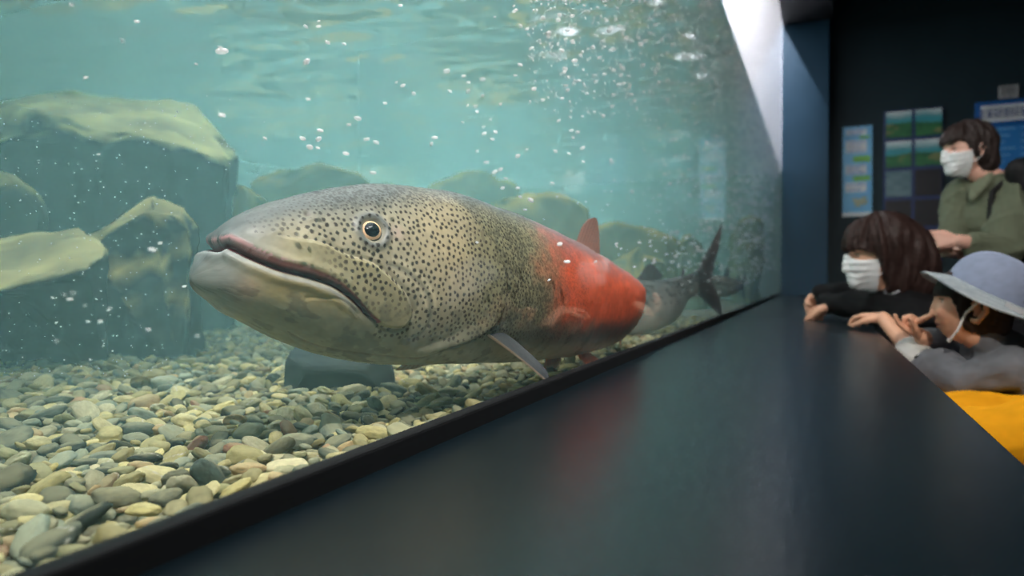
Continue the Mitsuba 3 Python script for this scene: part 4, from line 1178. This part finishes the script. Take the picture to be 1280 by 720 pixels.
def shell(V, F_, mask, off, inner=-.002):
    """A thin closed shell over the masked part of a surface."""
    m = trimesh.Trimesh(V, F_, process=False)
    n_ = np.array(m.vertex_normals)
    fm = mask[F_].all(1)
    f_ = F_[fm]
    used_ = np.unique(f_)
    remap = -np.ones(len(V), int)
    remap[used_] = np.arange(len(used_))
    f_ = remap[f_]
    a = V[used_] + n_[used_] * (off[used_] if np.ndim(off) else off)[:, None] if np.ndim(off) else V[used_] + n_[used_] * off
    b = V[used_] + n_[used_] * inner
    e = np.vstack([f_[:, [0, 1]], f_[:, [1, 2]], f_[:, [2, 0]]])
    key_ = np.sort(e, 1)
    _, idx, cnt = np.unique(key_, axis=0, return_index=True, return_counts=True)
    be = e[idx[cnt == 1]]
    o = len(a)
    rim = np.vstack([np.stack([be[:, 0], be[:, 0] + o, be[:, 1]], 1), np.stack([be[:, 1], be[:, 0] + o, be[:, 1] + o], 1)])
    return trimesh.Trimesh(np.vstack([a, b]), np.vstack([f_, f_[:, ::-1] + o, rim]), process=False), used_


def face_mask(k, HV, HF, B, c, s):
    """A white pleated face mask with ear loops."""
    q = (HV - c) @ B / s
    m_ = (q[:, 0] > .018) & (q[:, 2] < -.004 + .020 * np.exp(-(q[:, 1] / .016) ** 2) - .10 * np.clip(np.abs(q[:, 1]) - .03, 0, 1) * .3) & (q[:, 2] > -.108)
    off = (.007 + .006 * sstep(.02, .07, q[:, 0]) + .0016 * np.sin(q[:, 2] * 330) * sstep(.03, .06, q[:, 0])) * s
    # bridge the hollows so that it hangs from the nose like cloth
    off = off + np.clip(.094 - q[:, 0] - 1.1 * np.abs(q[:, 1]) ** 1.5 * 8 * .3, 0, .02) * s * .8 * sstep(.05, .075, q[:, 0])
    mm, _ = shell(HV, HF, m_, off, .001)
    obj('face_mask', mm, 'mask_cloth', k, smooth=True, label='white face mask')
    for sy in (1, -1):
        a = [c + B @ (np.array(p_) * s) for p_ in ((.030, sy * .070, -.016), (.005, sy * .080, .004), (-.014, sy * .086, .014))]
        b = [c + B @ (np.array(p_) * s) for p_ in ((.026, sy * .064, -.060), (.004, sy * .076, -.046), (-.014, sy * .085, -.030))]
        t_ = [tri(manifold3d.Manifold.batch_boolean([seg(x[i], x[i + 1], .0018 * s, .0018 * s, 8) for i in range(2)], manifold3d.OpType.Add)) for x in (a, b)]
        obj('ear_loop', join(t_), 'mask_cloth', k)


mat('mask_cloth', (.86, .87, .89), .8, .15)


def hair_mass(balls, cuts, B, c, s, colour, seed, fall=.010, length=.008):
    a = hull([(c + B @ (np.array(p) * s), r * s) for p, r in balls], 24)
    for pts in cuts:
        a = a - hull([(c + B @ (np.array(p) * s), r * s) for p, r in pts], 16)
    m = tri(a.refine_to_length(length))
    m.merge_vertices()
    trimesh.smoothing.filter_taubin(m, iterations=6)
    v = np.array(m.vertices)
    q = (v - c) @ B / s
    ang = np.arctan2(q[:, 1], q[:, 0])
    st = np.stack([np.cos(ang) * 2.2, np.sin(ang) * 2.2, q[:, 2] * 2.0], 1)
    lock = meshkit.fbm(st * 4.5 + seed, 3, seed) - .5
    thin = meshkit.noise(st * np.array([30, 30, 2]) + seed, seed + 1) - .5
    m.vertices = v + np.array(m.vertex_normals) * ((lock * fall * 1.8 + thin * .0035) * s)[:, None]
    cl = np.array(rgb(*colour))[None] * (1 + .9 * thin + .5 * lock)[:, None]
    return m, np.clip(cl, 0, 1)
# ---- the child leaning on the ledge
kid = thing('person', 'child in a grey jacket leaning on the ledge with a finger at the nose', 'person')
S_ = .90
hc = at(1214, 384, 1.80)
B = basis((-.984, .10), pitch=.10, roll=0.0)
HV0, HF0 = HEADS[True]
HV = HV0 * [1.0, 1.03, .98] * S_ @ B.T + hc
loc = lambda x, y, z: hc + B @ (np.array([x, y, z]) * S_)
sh_l, sh_r = at(1262, 462, 1.74), at(1226, 440, 2.02)     # left shoulder is the one toward the camera
neck0 = loc(-.02, 0, -.075)
chest = (sh_l + sh_r) / 2 + np.array([.03, 0, -.03])
pelvis = np.array([.63, 1.97, .43])
cuff_l, wrist_l = at(1143, 444, 1.97), at(1104, 417, 2.12)
wrist_l[2] = LEDGE_Z + .040
elbow_l = at(1205, 474, 1.80)
knuck_dir = np.array([-.75, .66, .10])
el_r, wr_r = at(1188, 452, 2.02), at(1152, 420, 1.93)
nose_tip = loc(.098, 0, -.030)
pieces = chain([(neck0, .040), (chest + [0, 0, .02], .055), (chest, .085), (pelvis, .095)])
pieces += chain([(chest, .06), (sh_l, .042), (elbow_l, .034), (cuff_l, .027), (wrist_l, .021)])
pieces += chain([(chest, .06), (sh_r, .042), (el_r, .033), (wr_r, .021)])
kn = [np.array([.315, 1.92, .40]), np.array([.31, 2.13, .40])]
an = [np.array([q[0] + .16, q[1], .06]) for q in kn]
for q, a_ in zip(kn, an):
    pieces += chain([(pelvis, .075), (q, .052), (a_, .034), (a_ + [-.13, 0, -.03], .028)])
fine_p = hand(wrist_l, knuck_dir, (0.05, 0, -1), .78, (.42, .46, .50, .54), 1, thumb=(.5, .5), wr=.023)
fine_p = [chain([(wrist_l, .0175), (wrist_l + (cuff_l - wrist_l) * .3, .019)])[0]] + fine_p
to_nose = nose_tip - wr_r
fine_p += hand(wr_r, (-.55, -.15, .35), (.55, -.2, .55), .72, (.25, 1.0, 1.05, 1.1), -1, thumb=(.9, .6))
# the forefinger that reaches the nose
fk = wr_r + np.array([-.036, -.02, .030])
fine_p += chain([(wr_r, .013), (fk, .0095), (fk * .45 + nose_tip * .55 + [0, 0, -.004], .0082), (nose_tip + [.002, .0, -.004], .0065)], 14)
body = body_mesh(pieces, fine_p + ears(B, hc, S_, 1.25), (HV, HF0))
bc, q = paint_head(np.array(body.vertices), B, hc, S_, (226, 172, 142))
obj('body', body, 'skin', kid, smooth=True, color=bc)
eyeballs(kid, B, hc, S_)
hm, hcol = hair_mass([((-.012, 0, .030), .092), ((.02, 0, .035), .080), ((-.045, 0, -.035), .060), ((0, .035, .0), .05), ((0, -.035, .0), .05), ((.005, .045, -.03), .036), ((.005, -.045, -.03), .036)],
                     [[((.13, .0, -.16), .05), ((.13, .055, .022), .005), ((.13, -.055, .022), .005), ((.055, .066, .018), .006), ((.055, -.066, .018), .006), ((.028, .075, -.05), .006), ((.028, -.075, -.05), .006),
                       ((.01, .08, -.12), .02), ((.01, -.08, -.12), .02)],
                      [((-.004, .10, .016), .024), ((-.018, .10, -.02), .027), ((-.010, .10, -.05), .024)], [((-.004, -.10, .016), .024), ((-.018, -.10, -.02), .027), ((-.010, -.10, -.05), .024)]],
                     B, hc, S_, (40, 32, 30), 3, fall=.006)
obj('hair', hm, 'hair', kid, smooth=True, color=hcol, label='short dark hair')
ad = (wrist_l - cuff_l) / np.linalg.norm(wrist_l - cuff_l)
jk, jc = garment(chain([(neck0 + [.02, 0, -.02], .046), (chest, .10), (chest * .45 + pelvis * .55 + [0, 0, .05], .105)]) + chain([(chest, .075), (sh_l, .060), (elbow_l, .050), (cuff_l - ad * .02, .042)]) +
                 chain([(chest, .075), (sh_r, .060), (el_r, .048), (wr_r + (el_r - wr_r) * .3, .034)]), rgb(112, 114, 120), .009, .018, 13, 2, shade=.35)
obj('jacket', jk, 'cloth', kid, smooth=True, color=jc, label='grey jacket')
ad = (wrist_l - cuff_l) / np.linalg.norm(wrist_l - cuff_l)
cf_, cfc = garment([hull([(cuff_l - ad * .030, .051), (cuff_l + ad * .010, .047)], 24)], rgb(206, 204, 200), .005, .0035, 60, 4)
cu = obj('cuff', cf_, 'cloth', kid, smooth=True, color=cfc, label='pale knitted cuff with two dark buttons')
for dz in (.012, -.012):
    m = trimesh.creation.icosphere(2, .0075)
    bp = cuff_l - ad * .022 + np.array([-.18, -.98, 0]) * .0525 + [0, 0, dz]
    m.vertices = m.vertices * [1, .5, 1] + bp
    obj('button', m, 'black_paint', cu, smooth=True)
tr, tc = garment(chain([(pelvis, .105), (kn[0], .078), (an[0], .050)]) + chain([(pelvis, .105), (kn[1], .078), (an[1], .050)]), rgb(226, 156, 22), .012, .016, 11, 6, shade=.2)
obj('trousers', tr, 'cloth', kid, smooth=True, color=tc, label='yellow trousers')
for a_ in an:
    sh_ = hull([(a_ + [.02, 0, -.028], .030), (a_ + [-.13, 0, -.034], .024)], 16)
    obj('shoe', tri(sh_), 'rubber', kid, smooth=30)
# the hat: crown, brim and chin strap
hat = thing('sun_hat', 'blue-grey sun hat with a turned-up striped brim, worn by the child', 'hat')
HB = basis((-.984, .10), pitch=.50)
ho = loc(-.036, 0, .050)
aa = np.linspace(0, 2 * np.pi, 97)[:-1]


def lathe(prof, wob=0.0, seed=0, squash=1.0):
    prof = np.asarray(prof, float)
    r_, z_ = prof[:, 0], prof[:, 1]
    G = np.stack([r_[:, None] * np.cos(aa) * 1.06, r_[:, None] * np.sin(aa) * squash, z_[:, None] + wob * np.sin(aa * 3 + seed)[None] * (r_[:, None] / r_.max()) ** 3], -1)
    return G.reshape(-1, 3) @ HB.T + ho, grid_faces(len(prof), len(aa), wrap=True)


tt_ = np.linspace(0, np.pi / 2, 16)
crown = np.r_[np.stack([.094 * np.cos(tt_) ** .8, .012 + .090 * np.sin(tt_)], 1)[:-1], [[.0006, .102]]]
crown = np.vstack([[[.091, .012]], [[.093, -.008]], [[.0955, -.006]], crown])
v_, f_ = lathe(crown)
cn = meshkit.fbm(v_ * 90, 2, 3)
obj('crown', (v_, f_), 'cloth', hat, smooth=True, color=np.array(rgb(138, 148, 172))[None] * (.85 + .3 * cn)[:, None])
brim = [(.090, -.002), (.104, -.008), (.120, -.015), (.146, -.026), (.150, -.029), (.148, -.032), (.120, -.021), (.104, -.014), (.090, -.009), (.090, -.002)]
bb_ = []
for a, b in zip(brim[:-1], brim[1:]):
    for t in np.linspace(0, 1, 7)[:-1]:
        bb_.append((a[0] + (b[0] - a[0]) * t, a[1] + (b[1] - a[1]) * t))
bb_.append(brim[-1])
v_, f_ = lathe(bb_, .006, .5)
rad = np.linalg.norm((v_ - ho) @ HB[:, :2], axis=1)
stripe = .5 + .5 * np.sign(np.sin(rad * 900))
obj('brim', (v_, f_), 'cloth', hat, smooth=True, color=lerp(np.array(rgb(128, 140, 148)), np.array(rgb(176, 182, 184)), stripe * .8), label='striped brim')
st_ = [ho + HB @ np.array([.01, .098, -.012]), loc(.018, .079, -.02), loc(.030, .066, -.07), loc(.045, .03, -.106), loc(.045, -.03, -.106), loc(.030, -.066, -.07), loc(.018, -.079, -.02), ho + HB @ np.array([.01, -.098, -.012])]
obj('chin_strap', tri(manifold3d.Manifold.batch_boolean([seg(st_[i], st_[i + 1], .0035, .0035, 8) for i in range(len(st_) - 1)], manifold3d.OpType.Add)), 'mask_cloth', hat)
tg = ho + HB @ np.array([-.06, .118, -.018])
tgm = trimesh.creation.box((.05, .004, .022))
tgm.vertices = np.array(tgm.vertices) @ HB.T + tg
obj('label_patch', tgm, 'sign_grey', hat)

# ---- the crouching woman in black
wo = thing('person', 'person with a dark brown bob and white mask crouching in black behind the ledge', 'person')
S_ = 1.05
hc = at(1101, 322, 2.36)
B = basis((-.97, -.14), pitch=-.05)
HV0, HF0 = HEADS[False]
HV = HV0 * S_ @ B.T + hc
loc = lambda x, y, z: hc + B @ (np.array([x, y, z]) * S_)
neck0 = loc(-.03, 0, -.09)
chest = hc + np.array([.13, .02, -.28])
pelvis = hc + np.array([.30, .02, -.56])
sl, sr = chest + np.array([-.02, -.17, .06]), chest + np.array([-.02, .17, .06])
el_l, wl = at(1112, 386, 2.34), at(1046, 380, 2.62)
el_r, wr_ = at(1078, 374, 2.66), at(1036, 368, 2.76)
pieces = chain([(neck0, .050), (chest + [0, 0, .10], .058), (chest, .12), (pelvis, .13)])
pieces += chain([(chest + [0, 0, .03], .07), (sl, .055), (el_l, .042), (wl, .026)]) + chain([(chest + [0, 0, .03], .07), (sr, .055), (el_r, .042), (wr_, .026)])
kn = [np.array([LEDGE_X + .14, pelvis[1] + dy, .42]) for dy in (-.14, .14)]
an = [np.array([LEDGE_X + .36, q[1], .07]) for q in kn]
for q, a_ in zip(kn, an):
    pieces += chain([(pelvis, .10), (q, .065), (a_, .045), (a_ + [-.17, 0, -.035], .033)])
fine_p = hand(wl, (-.80, .42, -.38), (-.2, -.1, -1), .95, (.35, .4, .45, .5), 1) + hand(wr_, (-.85, .30, -.35), (-.1, -.5, -.8), .95, (.7, .75, .8, .85), -1)
body = body_mesh(pieces, fine_p + ears(B, hc, S_), (HV, HF0))
bc, q = paint_head(np.array(body.vertices), B, hc, S_, (222, 170, 142))
obj('body', body, 'skin', wo, smooth=True, color=bc)
eyeballs(wo, B, hc, S_)
hm, hcol = hair_mass([((-.015, 0, .040), .112), ((-.065, 0, .02), .095), ((-.095, 0, -.03), .080), ((.02, 0, .045), .092), ((-.09, .02, -.09), .06), ((-.09, -.02, -.09), .06), ((-.02, .05, -.085), .034), ((-.02, -.05, -.085), .034), ((.045, .035, .03), .05), ((.045, -.035, .03), .05)],
                     [[((.19, 0, -.20), .04), ((.17, .06, .030), .006), ((.17, -.06, .030), .006), ((.058, .075, .024), .006), ((.058, -.075, .024), .006), ((.018, .098, -.02), .006), ((.018, -.098, -.02), .006), ((.010, .10, -.15), .02), ((.010, -.10, -.15), .02)]],
                     B, hc, S_, (50, 35, 32), 5, fall=.022)
obj('hair', hm, 'hair', wo, smooth=True, color=hcol, label='dark brown bobbed hair')
face_mask(wo, HV, HF0, B, hc, S_)
jk, jc = garment(chain([(neck0 + [.03, 0, -.03], .068), (chest, .15), (pelvis, .155)]) + chain([(chest + [0, 0, .03], .09), (sl, .080), (el_l, .062), (wl - (el_l - wl) * .20, .042)]) +
                 chain([(chest + [0, 0, .03], .09), (sr, .080), (el_r, .062), (wr_ - (el_r - wr_) * .22, .042)]), rgb(20, 20, 22), .014, .010, 10, 8)
obj('jacket', jk, 'cloth', wo, smooth=True, color=jc, label='black jacket')
cl, cc2 = garment([hull([(neck0 + [.015, -.03, -.035], .045), (neck0 + [.015, .03, -.035], .045)], 20)], rgb(150, 152, 158), .008, .003, 30, 9)
obj('collar', cl, 'cloth', wo, smooth=True, color=cc2, label='pale collar')
tr, tc = garment(chain([(pelvis, .15), (kn[0], .09), (an[0], .06)]) + chain([(pelvis, .15), (kn[1], .09), (an[1], .06)]), rgb(24, 24, 28), .016, .010, 9, 10)
obj('trousers', tr, 'cloth', wo, smooth=True, color=tc)
for a_ in an:
    obj('shoe', tri(hull([(a_ + [.03, 0, -.03], .036), (a_ + [-.18, 0, -.042], .028)], 16)), 'rubber', wo, smooth=30)

# ---- the standing woman in the olive shirt
st = thing('person', 'standing person in an olive shirt and white mask with folded arms', 'person')
S_ = 1.0
hc = at(1209, 190, 3.10)
B = basis((-.93, -.37), pitch=-.10, roll=.04)
HV = HV0 * S_ @ B.T + hc
loc = lambda x, y, z: hc + B @ (np.array([x, y, z]) * S_)
neck0 = loc(-.03, 0, -.09)
chest = at(1247, 275, 3.08)
pelvis = np.array([chest[0] + .10, chest[1] + .02, .80])
sl, sr = at(1268, 246, 2.98), at(1204, 248, 3.20)
el_l, wl = at(1258, 312, 2.80), at(1198, 301, 2.80)
el_r, wr_ = at(1192, 300, 3.10), at(1203, 317, 2.88)
pieces = chain([(neck0, .048), (chest + [0, 0, .17], .055), (chest, .12), (pelvis, .14)])
pieces += chain([(chest + [0, 0, .1], .07), (sl, .055), (el_l, .042), (wl, .027)]) + chain([(chest + [0, 0, .1], .07), (sr, .055), (el_r, .040), (wr_, .026)])
for dy in (-.09, .09):
    h_ = pelvis + [0, dy, 0]
    k_ = np.array([h_[0] - .02, h_[1], .44])
    a_ = np.array([h_[0] + .02, h_[1], .07])
    pieces += chain([(h_, .09), (k_, .060), (a_, .042), (a_ + [-.15, -.05, -.035], .032)])
fine_p = hand(wl, (-.96, -.05, .06), (.1, .9, -.4), .95, (.55, .6, .65, .7), -1) + hand(wr_, (-.80, -.5, .0), (.2, .3, .9), .92, (.9, .9, .9, .9), 1)
body = body_mesh(pieces, fine_p + ears(B, hc, S_), (HV, HF0))
bc, q = paint_head(np.array(body.vertices), B, hc, S_, (226, 176, 158))
obj('body', body, 'skin', st, smooth=True, color=bc)
eyeballs(st, B, hc, S_)
hm, hcol = hair_mass([((-.015, 0, .040), .100), ((-.05, 0, .02), .088), ((.02, 0, .048), .085), ((-.06, .02, -.05), .055), ((-.06, -.02, -.05), .055), ((.05, .03, .055), .045), ((.05, -.03, .055), .045), ((-.01, .055, -.01), .04), ((-.01, -.055, -.01), .04)],
                     [[((.19, 0, -.20), .04), ((.18, .06, .046), .006), ((.18, -.06, .046), .006), ((.060, .078, .040), .006), ((.060, -.078, .040), .006), ((.022, .095, -.02), .006), ((.022, -.095, -.02), .006), ((.0, .11, -.13), .02), ((.0, -.11, -.13), .02)],
                      [((-.010, .11, .0), .022), ((-.012, .11, -.03), .022)], [((-.010, -.11, .0), .022), ((-.012, -.11, -.03), .022)]],
                     B, hc, S_, (50, 40, 38), 7, fall=.028)
obj('hair', hm, 'hair', st, smooth=True, color=hcol, label='short dark hair')
face_mask(st, HV, HF0, B, hc, S_)
jk, jc = garment(chain([(chest + [0, 0, .13], .085), (chest, .155), (pelvis + [0, 0, .06], .165)]) + chain([(chest + [0, 0, .08], .10), (sl, .088), (el_l, .070), (wl + (el_l - wl) * .34, .050)]) +
                 chain([(chest + [0, 0, .08], .10), (sr, .080), (el_r, .060), (wr_ + (el_r - wr_) * .5, .046)]), rgb(100, 106, 88), .011, .022, 13, 12)
obj('shirt', jk, 'cloth', st, smooth=True, color=jc, label='olive green shirt with rolled sleeves')
c1, cc2 = garment([hull([(neck0 + B @ np.array([.05, .035 * sy, -.075]), .012), (neck0 + B @ np.array([.065, .05 * sy, -.13]), .014), (neck0 + B @ np.array([-.02, .06 * sy, -.035]), .014), (neck0 + B @ np.array([.02, .075 * sy, -.085]), .012)], 14) for sy in (1, -1)],
                  rgb(118, 124, 104), .008, .003, 30, 13)
obj('collar', c1, 'cloth', st, smooth=True, color=cc2)
tr, tc = garment(sum([chain([(pelvis + [0, dy, .02], .12), (np.array([pelvis[0] - .02, pelvis[1] + dy, .44]), .085), (np.array([pelvis[0] + .02, pelvis[1] + dy, .09]), .062)]) for dy in (-.09, .09)], []), rgb(28, 28, 32), .018, .010, 8, 14)
obj('trousers', tr, 'cloth', st, smooth=True, color=tc)
for dy in (-.09, .09):
    a_ = np.array([pelvis[0] + .02, pelvis[1] + dy, .07])
    obj('shoe', tri(hull([(a_ + [.03, 0, -.03], .036), (a_ + [-.16, -.05, -.042], .028)], 16)), 'rubber', st, smooth=30)
bag = thing('backpack', 'black backpack on the shoulder of the person in the olive shirt', 'bag')
b0 = at(1276, 226, 2.92)
mat('bag_nylon', (.010, .010, .011), .6, .25)
bm, _ = garment([hull([(b0 + [0, 0, .045], .055), (b0 + [.02, .05, -.03], .06), (b0 + [.12, .02, .03], .06), (b0 + [.14, .05, -.12], .075), (b0 + [.03, .0, -.05], .05)], 24)], (.01, .01, .01), .012, .006, 9, 15)
obj('pack', bm, 'bag_nylon', bag, smooth=True)
obj('strap', tri(manifold3d.Manifold.batch_boolean(chain([(b0 + [.04, 0, .085], .014), (sl + [-.02, -.02, .085], .012), (sl + [-.09, -.05, .02], .012), (sl + [-.10, -.06, -.10], .012), (sl + [.02, .02, -.2], .012)], 10), manifold3d.OpType.Add)), 'bag_nylon', bag)
